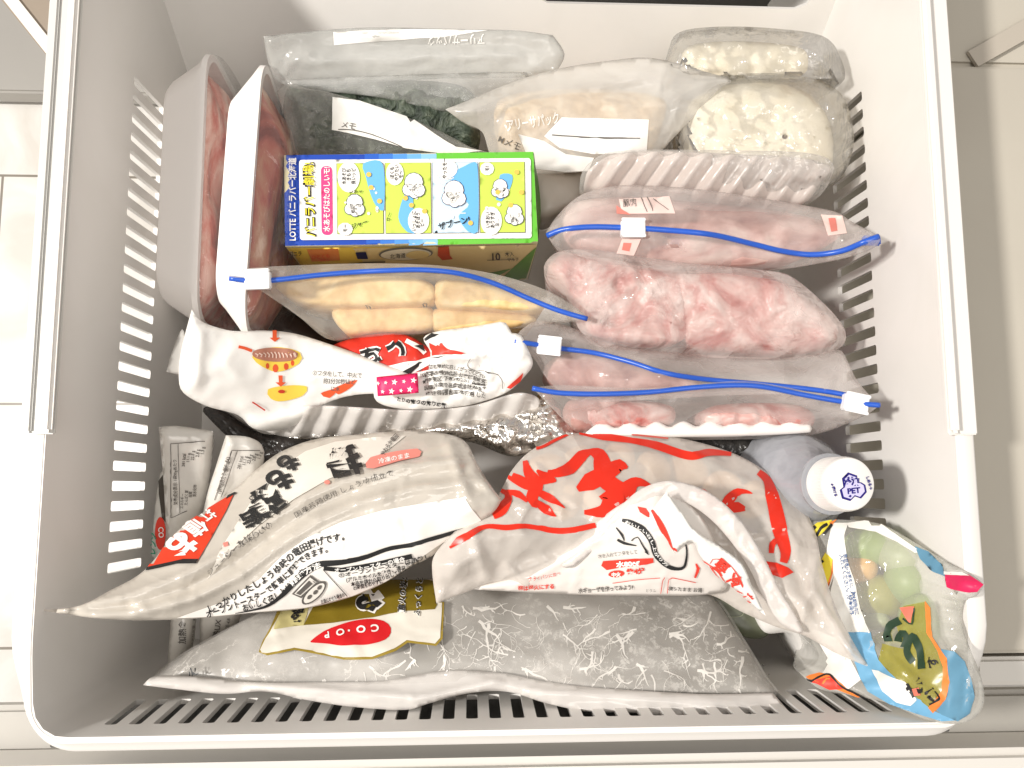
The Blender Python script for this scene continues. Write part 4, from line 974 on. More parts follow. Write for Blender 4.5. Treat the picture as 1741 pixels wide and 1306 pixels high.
QO = [(262, 1163), (300, 1122), (380, 1075), (470, 1030), (560, 1000), (700, 985), (850, 985), (1000, 1000), (1190, 1005), (1218, 1022), (1262, 1090), (1298, 1150), (1314, 1182), (1200, 1190), (1000, 1190), (850, 1172), (700, 1176), (540, 1172), (430, 1170), (340, 1172)]
QZ = [(262, 1163, 15.0), (540, 1170, 15.6), (850, 1172, 15.6), (1314, 1185, 15.6), (560, 1000, 12.4), (1000, 1000, 12.4), (1215, 1020, 12.2), (800, 1090, 14.4)]
s = pillow('contents', r, frost_mat(), QO, QZ, 1.0, 80, 6.0, 8, (.12, 70, 0, 2), [(560, 1150, 1200, 1140, -.2, 14)])
k = Ink(s, 'frost_streaks', plain('frost_white', (.80, .77, .72), .5), .0003); k.s = s
rnd = random.Random(3)
def streak(x, y, a, L, w0, dep=0):
    p = [(x, y, w0)]; n = max(4, int(L / 7)); turn = rnd.uniform(-.16, .16)
    for i in range(n):
        a += turn + rnd.uniform(-.5, .5); x += math.cos(a) * L / n; y += math.sin(a) * L / n; p.append((x, y, max(.5, w0 * (1 - i / n) * rnd.uniform(.6, 1.3))))
        if dep < 3 and rnd.random() < .33: streak(x, y, a + rnd.choice((-1, 1)) * rnd.uniform(.5, 1.3), L * rnd.uniform(.12, .4), w0 * .6, dep + 1)
    k.stroke(p, w0, True, 4)
for i in range(130):
    cx = rnd.choice((560, 700, 790, 860, 905, 1010, 1050, 1080, 1180, 1260)); x = rnd.gauss(cx, 40); y = rnd.uniform(1030, 1165)
    if not inside(np.array([(x, y)]), [q[:2] for q in QO])[0]: continue
    streak(x, y, rnd.choice((1.4, 1.7, .3, 2.6, .9)) + rnd.uniform(-.5, .5), rnd.uniform(18, 80), rnd.choice((1.0, 1.5, 2.2, 3.5, 5.0)))
k.done()
FQ = film('clear_bag', (.84, .81, .77), .13, .26, 40, .5, .003, .26, 14, edge=.25)
s2 = pillow('film', r, FQ, [(p[0] + (p[0] > 1200) * 6 - (p[0] < 400) * 6, p[1]) for p in QO], [(a, b, c + .25) for a, b, c in QZ], 1.15, 80, 6.3, 7, (.18, 60, 0, 2.5), [(420, 1150, 620, 1165, .3, 9), (880, 1110, 980, 1170, .3, 9), (1180, 1050, 1290, 1160, .3, 10), (1000, 1040, 1200, 1060, .35, 14), (300, 1135, 480, 1060, .3, 10)])
SEAL = film('seal_film', (.88, .84, .80), .62, .25, 30, .3, .003, .2)
pillow('seal', r, SEAL, [(243, 1165, 1), (262, 1150), (330, 1150), (430, 1160), (540, 1160), (640, 1158), (700, 1150), (760, 1140), (850, 1144), (920, 1158), (1000, 1168), (1100, 1175), (1200, 1180), (1314, 1178, 1), (1352, 1222, 1), (1310, 1212), (1240, 1222), (1150, 1222), (1080, 1212), (1000, 1210), (930, 1196), (860, 1176), (790, 1180), (730, 1196), (690, 1207), (600, 1202), (520, 1190), (450, 1176), (380, 1180), (300, 1172)], [(243, 1165, 16.8), (400, 1150, 16.0), (700, 1155, 16.3), (1000, 1170, 16.3), (1320, 1180, 16.3), (1350, 1220, 16.8), (1000, 1210, 16.9), (690, 1207, 16.9), (450, 1178, 16.6)], .12, 18, .25, 6, (.16, 70, 0, 3), [(420, 1165, 700, 1185, .25, 7), (700, 1190, 850, 1158, .25, 7), (900, 1175, 1300, 1200, .22, 9)])
# printed badge
c4 = lambda pts, ox=440, oy=920, sc=4.145: [(ox + x / sc, oy + y / sc) for x, y in pts]
GOLD, OLV = ink(*srgb(150, 128, 50)), ink(*srgb(122, 104, 28))
put(s2, 'badge', GOLD, .0004).poly(c4([(0, 785), (30, 700), (85, 610), (150, 450), (300, 330), (700, 180), (1210, 60), (1262, 430), (1306, 435), (1296, 690), (1250, 742), (1050, 718), (965, 778), (800, 835), (600, 838), (400, 795), (250, 772), (60, 808)])).done()
put(s2, 'badge', ink(.70, .66, .58), .0007).poly(c4([(12, 770), (50, 690), (130, 560), (200, 420), (700, 200), (1200, 80), (1240, 440), (1292, 442), (1280, 685), (1242, 726), (1045, 702), (955, 762), (800, 818), (600, 822), (405, 782), (250, 758), (60, 792), (25, 790)])).done()
put(s2, 'badge', OLV, .0010).poly(c4([(318, 600), (385, 470), (640, 360), (850, 250), (1200, 60), (1256, 460), (1240, 488), (1000, 502), (800, 545), (520, 585)])).done()
put(s2, 'badge', ink(*srgb(196, 186, 130)), .0010).poly(c4([(105, 628), (170, 480), (370, 440), (330, 560), (318, 602)])).done()
put(s2, 'logo', ink(*srgb(205, 30, 36)), .0010).poly(c4([(365, 715), (440, 655), (600, 588), (760, 558), (880, 570), (932, 622), (918, 682), (850, 720), (700, 742), (500, 732), (370, 722)]), True).done()
k = put(s2, 'lettering', INKW, .0013)
for ch, x, y, q in (('C', 820, 625, 17), ('O', 725, 632, 17), ('・', 648, 640, 13), ('O', 578, 655, 15), ('P', 485, 672, 14)):
    k.text(ch, 440 + x / 4.145, 920 + y / 4.145, q, 188, .03, 1.15)
k.done()
k = put(s2, 'lettering', INKW, .0013)
k.text('や', 440 + 770 / 4.145, 920 + 420 / 4.145, 44, 200, .13).text('直火の炭火で', 440 + 1020 / 4.145, 920 + 350 / 4.145, 13, 85, .05).text('ふっくらと炊焼', 440 + 1130 / 4.145, 920 + 350 / 4.145, 13, 85, .05).done()
put(s2, 'lettering', INKK, .0016).text('や', 440 + 770 / 4.145, 920 + 420 / 4.145, 44, 200, .07).text('直火の炭火で', 440 + 1020 / 4.145, 920 + 350 / 4.145, 13, 85, .015).text('ふっくらと炊焼', 440 + 1130 / 4.145, 920 + 350 / 4.145, 13, 85, .015).text('中', 440 + 290 / 4.145, 920 + 490 / 4.145, 18, 165, .06).text('夜', 440 + 265 / 4.145, 920 + 545 / 4.145, 18, 165, .06).text('火', 330, 1144, 16, 30, .03).text('いく', 1302, 1140, 13, 120, .04).done()

# ================================================================== green packet below
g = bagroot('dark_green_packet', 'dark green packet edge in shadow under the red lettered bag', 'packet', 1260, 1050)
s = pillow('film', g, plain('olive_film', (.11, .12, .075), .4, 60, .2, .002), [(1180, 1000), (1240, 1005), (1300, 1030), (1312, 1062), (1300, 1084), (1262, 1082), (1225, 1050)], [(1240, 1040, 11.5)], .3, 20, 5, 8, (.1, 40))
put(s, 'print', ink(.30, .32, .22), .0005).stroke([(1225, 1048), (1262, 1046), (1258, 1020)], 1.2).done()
g = bagroot('pale_packet', 'pale packet edge with faint print right of the frost streaked bag', 'packet', 1330, 1060)
s = pillow('film', g, WHITEF, [(1285, 1035), (1340, 1050), (1380, 1080), (1410, 1130), (1440, 1160), (1400, 1160), (1365, 1120), (1345, 1078), (1300, 1075)], [(1340, 1080, 12.0)], .3, 18, 4, 7, (.1, 40))

# ================================================================== bottle
c = P(1445, 823, 18.9)
axis = (Vector((c.x - .010, c.y + .001, 0)) - Vector((c.x, c.y, .189))).normalized()
r = thing('drink_bottle', 'frosty drink bottle with a round white cap, standing at the right wall', 'bottle', (c.x - .01, c.y, .02))
up_ = -axis; e1 = Vector((1, 0, 0)); e1 = (e1 - up_ * e1.dot(up_)).normalized(); e2 = up_.cross(e1)
def lathe(name, prof, mat, root, n=64, knurl=None):
    vs, fs = [], []
    for i, (rr_, h) in enumerate(prof):
        for j in range(n):
            a = 2 * math.pi * j / n; q = rr_
            if knurl and knurl[0] <= i <= knurl[1]: q += .0002 * (1 if j % 2 else -1)
            vs.append(c - up_ * h + (e1 * math.cos(a) + e2 * math.sin(a)) * q)
    for i in range(len(prof) - 1):
        for j in range(n): fs.append((i*n+j, i*n+(j+1) % n, (i+1)*n+(j+1) % n, (i+1)*n+j))
    fs.append(tuple(range(n))); fs.append(tuple((len(prof)-1)*n + j for j in range(n))[::-1])
    o = mesh_obj(name, vs, fs, mat, root); md = o.modifiers.new('e', 'EDGE_SPLIT'); md.split_angle = math.radians(35); return o
CAPM = plain('cap_white', (.84, .82, .79), .35)
lathe('cap', [(.0001, 0), (.0112, 0), (.0121, .0005), (.0126, .0016), (.0128, .004), (.0128, .015), (.0131, .0155), (.0131, .018), (.0124, .018)], CAPM, r, 120, (4, 5))
BOT = film('bottle_plastic', (.48, .49, .52), .55, .18, 50, .6, .003, .2, edge=.3)
lathe('bottle_body', [(.0115, .016), (.0150, .019), (.0150, .021), (.012, .0225), (.0145, .030), (.020, .040), (.026, .052), (.0295, .066), (.0305, .080), (.0305, .160)], BOT, r)
lathe('label', [(.0306, .078), (.0309, .079), (.0309, .130), (.0306, .131)], plain('navy_label', srgb(40, 52, 130), .35), r)
lathe('ice', [(.0001, .034), (.013, .036), (.019, .046), (.0245, .058), (.027, .072), (.027, .158)], mottled('bottle_ice', [(.10, .11, .15), (.36, .37, .42), (.62, .63, .66)], 45, .4, .5, .002), r)
s = surf_of([o for o in r.children if o.name.startswith('cap')], r)
NAVY = ink(*srgb(34, 26, 118)); LAV = ink(*srgb(205, 200, 235))
cp = lambda pts: [(1360 + x / 8.161, 740 + y / 8.161) for x, y in pts]
hx = cp([(665, 515), (790, 560), (800, 650), (850, 655), (905, 690), (925, 790), (845, 880), (760, 850), (695, 915), (580, 880), (548, 760), (600, 720), (580, 600)])
put(s, 'print', NAVY, .0002).poly(hx).done()
cx_, cy_ = np.mean(hx, axis=0)
put(s, 'print', LAV, .0004).poly([(cx_ + (x - cx_) * .84, cy_ + (y - cy_) * .84) for x, y in hx]).done()
put(s, 'lettering', NAVY, .0006).text('冷凍', 1447, 820, 13.5, 4, .06).text('PET', 1450.5, 834, 13, 6, .04, 1.05).poly(cp([(690, 825), (710, 845), (690, 865), (665, 850)])).poly(cp([(640, 590), (670, 575), (690, 605)])).poly(cp([(700, 575), (735, 580), (710, 600)])).text('←開ける', 1417, 833, 6, -72, .05).text('しめる→', 1477, 821, 6, -72, .05).done()

# ================================================================== gummy bag at the lower right
T_ = bagroot('sweets_bag', 'see-through sweets bag with blue and yellow print and green sweets, front right corner', 'sweets bag', 1540, 1060)
TO = [(1376, 893), (1400, 885), (1440, 884), (1500, 892), (1555, 922), (1610, 955), (1650, 975), (1674, 994, 1), (1660, 1014), (1640, 1022), (1636, 1060), (1650, 1105), (1668, 1150), (1673, 1195), (1655, 1222), (1625, 1231), (1575, 1224), (1510, 1196), (1450, 1183), (1395, 1172), (1368, 1152, 1), (1405, 1130), (1380, 1075), (1388, 1010), (1382, 940)]
TZ = [(1376, 893, 15.2), (1500, 892, 16.4), (1600, 945, 18.6), (1672, 995, 20.9), (1640, 1050, 20.2), (1673, 1190, 20.9), (1600, 1226, 19.7), (1500, 1195, 18.2), (1400, 1170, 16.6), (1390, 1000, 14.8), (1540, 1050, 17.4), (1430, 1080, 15.6)]
TF = film('sweets_film', (.84, .82, .76), .26, .22, 35, .5, .003, .15, edge=.45)
s = pillow('film', T_, TF, TO, TZ, .5, 40, 5.5, 6, (.16, 50, 60, 2), [(1440, 900, 1480, 1090, .25, 6), (1480, 1090, 1600, 1200, .25, 8), (1600, 960, 1640, 1060, -.3, 9), (1655, 1100, 1640, 1215, .25, 6), (1540, 900, 1640, 970, .25, 8)], prof=.85)
WP = ink(.80, .78, .73); SB = ink(*srgb(112, 166, 200)); SB2 = ink(*srgb(96, 142, 168))
f5 = lambda pts, ox=1341, oy=850, sc=3.265: [(ox + x / sc, oy + y / sc) for x, y in pts]
put(s, 'panel', WP, .0004).poly(f5([(240, 130), (330, 130), (310, 200), (325, 330), (370, 450), (400, 600), (450, 740), (270, 740), (225, 560), (250, 420), (205, 540), (200, 380), (215, 250)])).poly(f5([(50, 740), (110, 900), (200, 980), (330, 1050), (400, 1000), (330, 860), (270, 770), (150, 720)])).done()
put(s, 'panel', SB, .0005).poly(f5([(268, 738), (452, 735), (500, 890), (560, 960), (700, 1080), (790, 1160), (930, 1220), (850, 1225), (700, 1180), (560, 1130), (440, 1060), (390, 980), (360, 880)])).done()
put(s, 'panel', SB2, .0006).poly(f5([(850, 830), (920, 840), (980, 900), (1005, 990), (1030, 1090), (1000, 1180), (940, 1225), (850, 1190), (820, 1160), (880, 1090), (890, 980)])).poly(f5([(700, 260), (780, 290), (860, 370), (870, 430), (800, 400), (730, 330)])).done()
put(s, 'panel', ink(*srgb(225, 205, 60)), .0006).poly(f5([(205, 290), (245, 330), (238, 420), (205, 520), (180, 450), (165, 370)])).poly(f5([(120, 160), (160, 130), (240, 115), (230, 150), (170, 200), (120, 205)])).poly(f5([(490, 1120), (560, 1140), (640, 1185), (520, 1170)])).done()
put(s, 'panel', ink(*srgb(235, 130, 60)), .0007).poly(f5([(243, 330), (248, 400), (205, 540), (198, 520), (236, 410)])).poly(f5([(225, 130), (268, 112), (235, 150)])).poly(f5([(760, 560), (790, 600), (800, 760), (880, 880), (895, 1010), (870, 1110), (800, 1180), (776, 1150), (850, 1060), (860, 930), (830, 840), (770, 740)])).poly(f5([(95, 985), (170, 965), (240, 975), (330, 1050), (490, 1120), (470, 1124), (300, 1060), (160, 1010)])).done()
put(s, 'panel', ink(*srgb(214, 40, 90)), .0006).poly(f5([(865, 405), (1000, 420), (1090, 480), (1085, 505), (1000, 510), (930, 500), (875, 490)])).done()
put(s, 'print', WP, .0008).poly(f5([(868, 400), (960, 405), (1005, 430), (940, 422), (868, 415)])).poly(f5([(460, 945), (500, 955), (560, 985), (650, 1010), (715, 1110), (680, 1140), (600, 1120), (520, 1060)])).done()
put(s, 'print', INKR, .0009).poly(f5([(110, 1000), (180, 1000), (235, 985), (300, 1045), (230, 1050), (160, 1020)])).done()
put(s, 'print', film('olive_print', srgb(165, 156, 50), .62, .4, 30, .2, .001, .1, edge=.1), .0005).poly(f5([(640, 590), (760, 565), (775, 740), (840, 850), (868, 960), (850, 1060), (780, 1150), (700, 1090), (560, 960), (500, 890), (520, 800), (640, 830), (600, 700)])).done()
put(s, 'print', ink(*srgb(226, 120, 100)), .0009).poly(f5([(620, 600), (700, 592), (680, 695)])).poly(f5([(690, 1050), (730, 1040), (740, 1080), (700, 1090)])).done()
GRN = ink(*srgb(40, 62, 44)); k = put(s, 'lettering', GRN, .0009)
k.stroke(f5([(620, 670), (560, 710), (545, 770), (575, 765)]), 14).stroke(f5([(610, 790), (625, 740), (655, 760), (640, 820)]), 11).stroke(f5([(690, 900), (660, 840), (690, 760), (730, 830), (745, 940)]), 13).stroke(f5([(700, 600), (690, 690), (640, 660)]), 3)
k.done()
k = put(s, 'lettering', INKK, .0009).text('す', 1341 + 805 / 3.265, 850 + 905 / 3.265, 22, 100, .02).text('味', 1341 + 700 / 3.265, 850 + 1040 / 3.265, 26, 120, .08).text('ヒ!', 1341 + 800 / 3.265, 850 + 1095 / 3.265, 22, 120, .03)
k.stroke(f5([(92, 990), (130, 1005), (180, 985), (230, 975), (290, 1030), (350, 1060), (480, 1120)]), 3).stroke(f5([(125, 180), (150, 150)]), 5).stroke(f5([(160, 200), (180, 160), (215, 140)]), 5).stroke(f5([(195, 190), (240, 140)]), 4).stroke(f5([(160, 365), (195, 335)]), 4).done()
put(s, 'panel', WP, .0006).poly(f5([(322, 132), (420, 118), (500, 128), (640, 225), (750, 300), (700, 296), (600, 236), (480, 176), (330, 156)])).done()
put(s, 'lettering', ink(*srgb(70, 100, 150)), .0007).text('開封後はお早めに、賞味期限内に', 0, 0, 9, bold=.01, sx=.8, path=f5([(312, 300), (345, 450), (385, 640)])).text('入れてください。冷凍保存', 0, 0, 9, bold=.01, sx=.8, path=f5([(290, 300), (318, 450), (355, 640)])).done()
SW = lambda n_, col: mottled(n_, [tuple(c_ * .8 for c_ in col), col], 30, .45, .1, .001)
GS = [SW('sweet_green', srgb(150, 172, 96)), SW('sweet_olive', srgb(160, 158, 50)), SW('sweet_orange', srgb(228, 176, 100)), SW('sweet_pale', srgb(176, 186, 140))]
lumps = [(1480, 930, 42, 30, 0, 'top green sweet in the sweets bag'), (1462, 965, 24, 26, 2, 'orange sweet beside the white panel in the sweets bag'), (1530, 945, 34, 30, 3, 'pale sweet at the upper right inside the sweets bag'), (1500, 1015, 40, 34, 1, 'olive round sweet in the middle of the sweets bag'), (1540, 990, 30, 34, 0, 'green sweet behind the dark letters, near the middle'), (1487, 1052, 18, 17, 3, 'small pale sweet low in the sweets bag'), (1530, 1110, 46, 34, 1, 'large olive sweet at the bottom of the sweets bag'), (1570, 1060, 36, 44, 0, 'long green sweet along the right of the sweets bag')]
for x, y, rx, ry, mi, lab in lumps:
    h = hit(s, x, y); z = (h[0].z * 100 if h else 16) - 1.2
    p = P(x, y, z - 1.0); d_ = (CAM - p).length / F
    o = lump('sweet', None, GS[mi], p, (rx * d_, ry * d_, .012), .05, 40, 4, x); o['label'] = lab; o['category'] = 'sweet'; o['group'] = 'sweets in the see-through bag'

# ================================================================== red lettered dumpling bag (R)
RF = film('dumpling_film', (.87, .80, .73), .50, .30, 45, .45, .003, .16, edge=.3)
r = bagroot('dumpling_bag', 'milky dumpling bag with big red brush lettering, lying right of centre in front', 'food bag', 1050, 880)
RO = [(735, 975), (738, 945), (765, 912), (800, 880), (842, 848), (870, 800), (900, 768), (940, 748), (975, 737), (1050, 735), (1150, 744), (1240, 768), (1300, 800), (1335, 832), (1366, 864), (1386, 905), (1398, 960), (1420, 1030), (1450, 1090), (1478, 1135, 1), (1420, 1110), (1370, 1082), (1320, 1066), (1260, 1040), (1200, 1010), (1100, 1010), (1000, 1008), (900, 1006), (840, 992), (790, 1008), (742, 1026, 1)]
RZ = [(738, 1000, 17.4), (765, 912, 17.4), (842, 848, 16.6), (975, 737, 14.2), (1150, 744, 14.2), (1366, 864, 15.2), (1398, 960, 16.4), (1478, 1135, 17.6), (1200, 1010, 15.2), (1000, 1008, 15.0), (840, 992, 16.2), (1050, 870, 16.2)]
s = pillow('film', r, RF, RO, RZ, 1.2, 90, 6.5, 6, (.20, 60, 15, 1.8), [(770, 915, 1000, 905, .3, 12), (745, 1000, 960, 930, -.3, 12), (800, 900, 830, 985, .3, 10), (860, 960, 900, 1000, .25, 8), (1160, 760, 1330, 850, .25, 10), (1380, 1000, 1450, 1110, .35, 8), (1320, 900, 1395, 1060, -.3, 10), (1400, 900, 1360, 1070, .3, 8), (880, 860, 960, 870, .2, 10)], prof=.85)
c1 = lambda pts, ox=720, oy=700, sc=2.487: [(ox + p[0] / sc, oy + p[1] / sc) + tuple(v / sc for v in p[2:]) for p in pts]
RED = ink(*srgb(218, 48, 30), .3)
k = put(s, 'lettering', RED, .0005)
k.stroke(c1([(298, 245, 14), (360, 190, 26), (425, 150, 34), (490, 150, 24), (560, 115, 26), (620, 92, 16)]), 10, True).stroke(c1([(640, 88, 14), (760, 108, 32), (880, 125, 24), (980, 145, 34), (1120, 188, 36), (1210, 175, 30), (1300, 182, 16)]), 10)
k.stroke(c1([(112, 578, 10), (150, 545, 30), (190, 525, 26), (262, 488, 22), (350, 492, 26), (430, 486, 22), (560, 504, 24), (640, 500, 22), (728, 480, 22)]), 8)
k.stroke(c1([(1415, 258, 26), (1450, 290, 34), (1470, 350, 54), (1490, 430, 62), (1510, 520, 62), (1530, 590, 50), (1520, 640, 30)]), 20).stroke(c1([(1470, 600, 20), (1475, 560, 26), (1500, 545, 22), (1530, 575, 22)]), 10)
k.poly(c1([(1425, 630), (1490, 640), (1540, 660), (1562, 680), (1515, 702), (1470, 690), (1450, 660)]))
# first glyph
c1_ = c1
c1 = lambda pts, ox=720, oy=700, sc=2.487: [(ox + p[0] / sc, oy + p[1] / sc) + tuple(v * 1.08 / sc for v in p[2:]) for p in pts]
k.stroke(c1([(430, 210, 18), (445, 260, 40), (480, 310, 50), (460, 360, 46), (468, 395, 26), (480, 405, 8)]), 16).stroke(c1([(312, 290, 20), (350, 268, 26), (400, 290, 40), (450, 312, 44), (480, 300, 30), (560, 296, 8)]), 14).stroke(c1([(480, 250, 8), (510, 275, 36), (545, 290, 30), (562, 296, 8)]), 14)
k.stroke(c1([(470, 380, 26), (520, 415, 34), (560, 442, 6)]), 14).stroke(c1([(490, 345, 26), (540, 370, 32), (596, 408, 4)]), 12).stroke(c1([(292, 436, 40), (330, 415, 46), (360, 370, 30), (352, 345, 22), (330, 335, 16)]), 14).stroke(c1([(352, 340, 16), (400, 350, 28), (440, 382, 14)]), 10)
# second glyph
k.stroke(c1([(524, 255, 12), (560, 262, 34), (620, 240, 50), (670, 190, 46), (715, 168, 14)]), 20).stroke(c1([(690, 168, 10), (740, 185, 54), (760, 240, 76), (780, 300, 70), (840, 330, 50)]), 24).stroke(c1([(650, 330, 20), (700, 300, 70), (760, 270, 70), (830, 230, 50), (862, 240, 10)]), 24)
k.stroke(c1([(780, 330, 90), (800, 370, 90), (760, 420, 50), (680, 426, 14)]), 24).stroke(c1([(780, 400, 60), (850, 340, 76), (900, 300, 40), (965, 318, 8)]), 20)
# third glyph
k.stroke(c1([(1130, 328, 6), (1180, 345, 30), (1225, 385, 42), (1262, 400, 24), (1290, 372, 40), (1330, 340, 30), (1388, 345, 4)]), 16).stroke(c1([(1240, 395, 34), (1290, 415, 30), (1360, 418, 6)]), 12).stroke(c1([(1290, 400, 30), (1330, 402, 34), (1358, 408, 10)]), 12)
k.done(); c1 = c1_
put(s, 'print', ink(*srgb(206, 90, 76)), .0005).stroke(c1([(880, 100), (960, 108), (1034, 116)]), 3).done()
# dumplings inside
DG = mottled('dumpling', [(.50, .30, .16), (.70, .50, .32), (.80, .66, .48)], 30, .5, .3)
DL = ['leftmost in the upper row', 'second from the left in the upper row', 'third from the left, above the second brush character', 'fourth from the left in the upper row', 'fifth from the left in the upper row', 'left of the last brush character, upper right', 'rightmost near the bottle', 'left one of the lower row', 'right one of the lower row']
for i, (x, y) in enumerate(((930, 800), (985, 790), (1050, 785), (1110, 800), (1170, 800), (1230, 830), (1280, 850), (960, 850), (1020, 860))):
    h = hit(s, x, y); z = h[0].z * 100 - 1.35; p = P(x, y, z - .6)
    o = lump('dumpling', None, DG, p, (.011, .009, .008), .12, 60, 3, i * 3, rot=i * 37); o['label'] = 'pale dumpling seen through the milky bag, ' + DL[i]; o['category'] = 'dumpling'; o['group'] = 'dumplings in the red lettered bag'
# folded back panel with cooking directions
IF = film('inner_panel', (.80, .75, .70), .93, .32, 40, .3, .002, .06)
s2 = pillow('panel', r, IF, [(800, 1000), (860, 985), (940, 950), (985, 915), (1030, 875), (1070, 850), (1115, 838), (1160, 850), (1200, 890), (1225, 950), (1235, 1000), (1190, 1012), (1100, 1013), (1000, 1012), (870, 1006)], [(800, 1000, 16.4), (1040, 875, 17.5), (1150, 845, 18.0), (1235, 1000, 16.3), (1000, 1012, 15.8), (1090, 940, 17.6)], .35, 40, .6, 6, (.10, 60, 15, 2), [(900, 985, 1020, 915, .2, 8)])
c1b = c1
put(s2, 'print', INKR, .0005).poly(c1([(752, 650), (760, 630), (860, 622), (970, 618), (972, 636), (940, 645), (850, 655), (775, 668)])).disc(*c1([(816, 684)])[0][:2], 14, 6, 6).poly(c1([(905, 402), (940, 408), (962, 440), (950, 446), (915, 425)])).done()
put(s2, 'lettering', INKW, .0008).text('水80cc', *c1([(865, 640)])[0][:2], 11, 5, .05, 1.25).text('中火', *c1([(816, 686)])[0][:2], 8, 4, .05).done()
k = put(s2, 'lettering', INKR, .0007).text('約4分', *c1([(898, 672)])[0][:2], 11.5, 6, .04, 1.1).text('弱は弱火にする', *c1([(475, 740)])[0][:2], 9, 4, .03).text('フライパンに並べ', *c1([(510, 695)])[0][:2], 7, 12, .0)
k.stroke(c1([(1002, 765), (1010, 710), (1018, 698)]), 1.1).stroke(c1([(1030, 765), (1036, 706), (1050, 700), (1150, 720)]), 1.1).stroke(c1([(800, 722), (900, 708), (1000, 700)]), 1.1).stroke(c1([(1150, 640, 6), (1160, 660, 14), (1145, 700, 8)]), 3).done()
k = put(s2, 'lettering', INKG, .0007).text('水を入れてフタをして', *c1([(820, 600)])[0][:2], 7.5, 6, .0, .9).text('水ギョーザを作ってみよう!', *c1([(770, 746)])[0][:2], 9, 4, .03, .85).text('凍ったまま お湯', *c1([(1105, 748)])[0][:2], 8, -3, .02).text('とうふ', *c1([(960, 752)])[0][:2], 6, -2)
k.done()
k = put(s2, 'lettering', INKK, .0006).stroke(c1([(840, 458, 14), (880, 470, 22), (930, 500, 24), (965, 550, 24), (980, 600, 22), (1020, 645, 18), (1060, 662, 14), (1100, 655, 12), (1112, 600, 8), (1108, 560, 6)]), 8).stroke(c1([(820, 540, 10), (850, 555, 12), (900, 565, 4)]), 4).stroke(c1([(815, 490, 4), (840, 520, 10), (850, 545, 4)]), 3).stroke(c1([(880, 545, 4), (905, 530, 4), (930, 570, 6), (950, 600, 10), (935, 590, 4)]), 3)
k.done()
put(s2, 'lettering', INKW, .0009).text('おいしい召し上がり方', 0, 0, 6, bold=.02, sx=.9, path=c1([(852, 464), (890, 480), (940, 512), (970, 560), (985, 605), (1030, 648)])).done()
# milky arch shaped fold over it
s3 = pillow('fold', r, film('fold_film', (.87, .82, .78), .60, .26, 40, .5, .003, .2, edge=.35), [(955, 960), (1000, 925), (1040, 878), (1080, 838), (1120, 820), (1160, 820), (1210, 840), (1255, 880), (1290, 930), (1320, 990), (1365, 1072), (1330, 1062), (1300, 1020), (1270, 960), (1225, 900), (1180, 862), (1135, 846), (1095, 856), (1060, 884), (1010, 935), (970, 965)], [(960, 960, 17.0), (1120, 820, 18.2), (1220, 850, 18.0), (1365, 1072, 17.6), (1290, 940, 17.8)], .10, 8, .4, 5, (.10, 30, 0, 1), [])
s4 = pillow('white_flap', r, OP, [(1098, 880), (1112, 862), (1133, 836, 1), (1160, 872), (1182, 902), (1225, 930), (1262, 960), (1280, 1000), (1302, 1047, 1), (1280, 1030), (1250, 1002), (1215, 975), (1190, 945), (1178, 922), (1158, 930), (1148, 942), (1130, 920)], [(1100, 880, 18.0), (1133, 836, 18.9), (1178, 922, 18.3), (1302, 1047, 18.0), (1215, 975, 18.0), (1240, 940, 18.6)], .15, 15, .3, 5, (.08, 40, 40, 2), [(1180, 905, 1290, 1020, .15, 6)])
put(s4, 'print', INKR, .0005).stroke(c1([(968, 416, 10), (1000, 470, 24), (1030, 530, 22), (1045, 580, 20)]), 8).disc(*c1([(1056, 590)])[0][:2], 6.5, 7).done()
k = put(s4, 'lettering', INKR, .0006).stroke(c1([(1125, 560), (1160, 610), (1240, 670), (1310, 760), (1385, 805)]), 1.5).stroke(c1([(1212, 640), (1225, 622), (1262, 625), (1320, 680), (1352, 740)]), 1.3).stroke(c1([(1212, 650), (1250, 700), (1300, 740), (1350, 765)]), 1.3)
k.text('要', *c1([(1258, 655)])[0][:2], 24, -42, .04).text('冷', *c1([(1315, 715)])[0][:2], 22, -42, .04).text('凍', *c1([(1372, 785)])[0][:2], 15, -50, .03).done()
put(s4, 'lettering', INKW, .0008).text('PO', *c1([(1056, 590)])[0][:2], 6, -60, .03).done()

# ================================================================== fried chicken bag (P)
PF = film('chicken_bag_film', (.62, .57, .50), .82, .30, 40, .35, .003, .10, edge=.2)
r = bagroot('fried_chicken_bag', 'long milky fried chicken bag with black brush lettering and a red patch, left front', 'food bag', 500, 920)
PO_ = [(60, 1037, 1), (130, 1031), (185, 1005), (245, 970), (300, 905), (350, 868), (402, 828), (440, 795), (480, 767), (540, 746), (620, 738), (700, 732), (760, 738), (792, 752), (812, 790), (832, 822), (853, 850, 1), (838, 872), (795, 898), (755, 922), (735, 945), (695, 965), (655, 990), (600, 1014), (520, 1034), (430, 1042), (340, 1051), (240, 1055), (170, 1052), (110, 1044)]
PZ = [(60, 1037, 19.3), (245, 970, 17.3), (402, 828, 14.8), (540, 746, 14.0), (700, 732, 14.4), (792, 752, 15.6), (853, 850, 17.6), (740, 940, 16.8), (600, 1014, 16.2), (340, 1051, 17.8), (170, 1052, 19.0), (500, 900, 16.4), (650, 850, 16.6)]
GUS = [(120, 1042), (220, 1030), (320, 1000), (400, 960), (460, 915), (530, 868), (600, 838), (700, 812), (835, 800)]
fl = []
for i in range(len(GUS) - 1):
    a, b = GUS[i], GUS[i + 1]
    for dx, dy, am, wd in ((-14, -20, .34, 7), (0, 0, -.3, 8), (10, 18, .30, 8)):
        fl.append((a[0] + dx, a[1] + dy * min(1, i / 2 + .2), b[0] + dx, b[1] + dy * min(1, (i + 1) / 2 + .2), am, wd))
def no_end(V, D): return 0
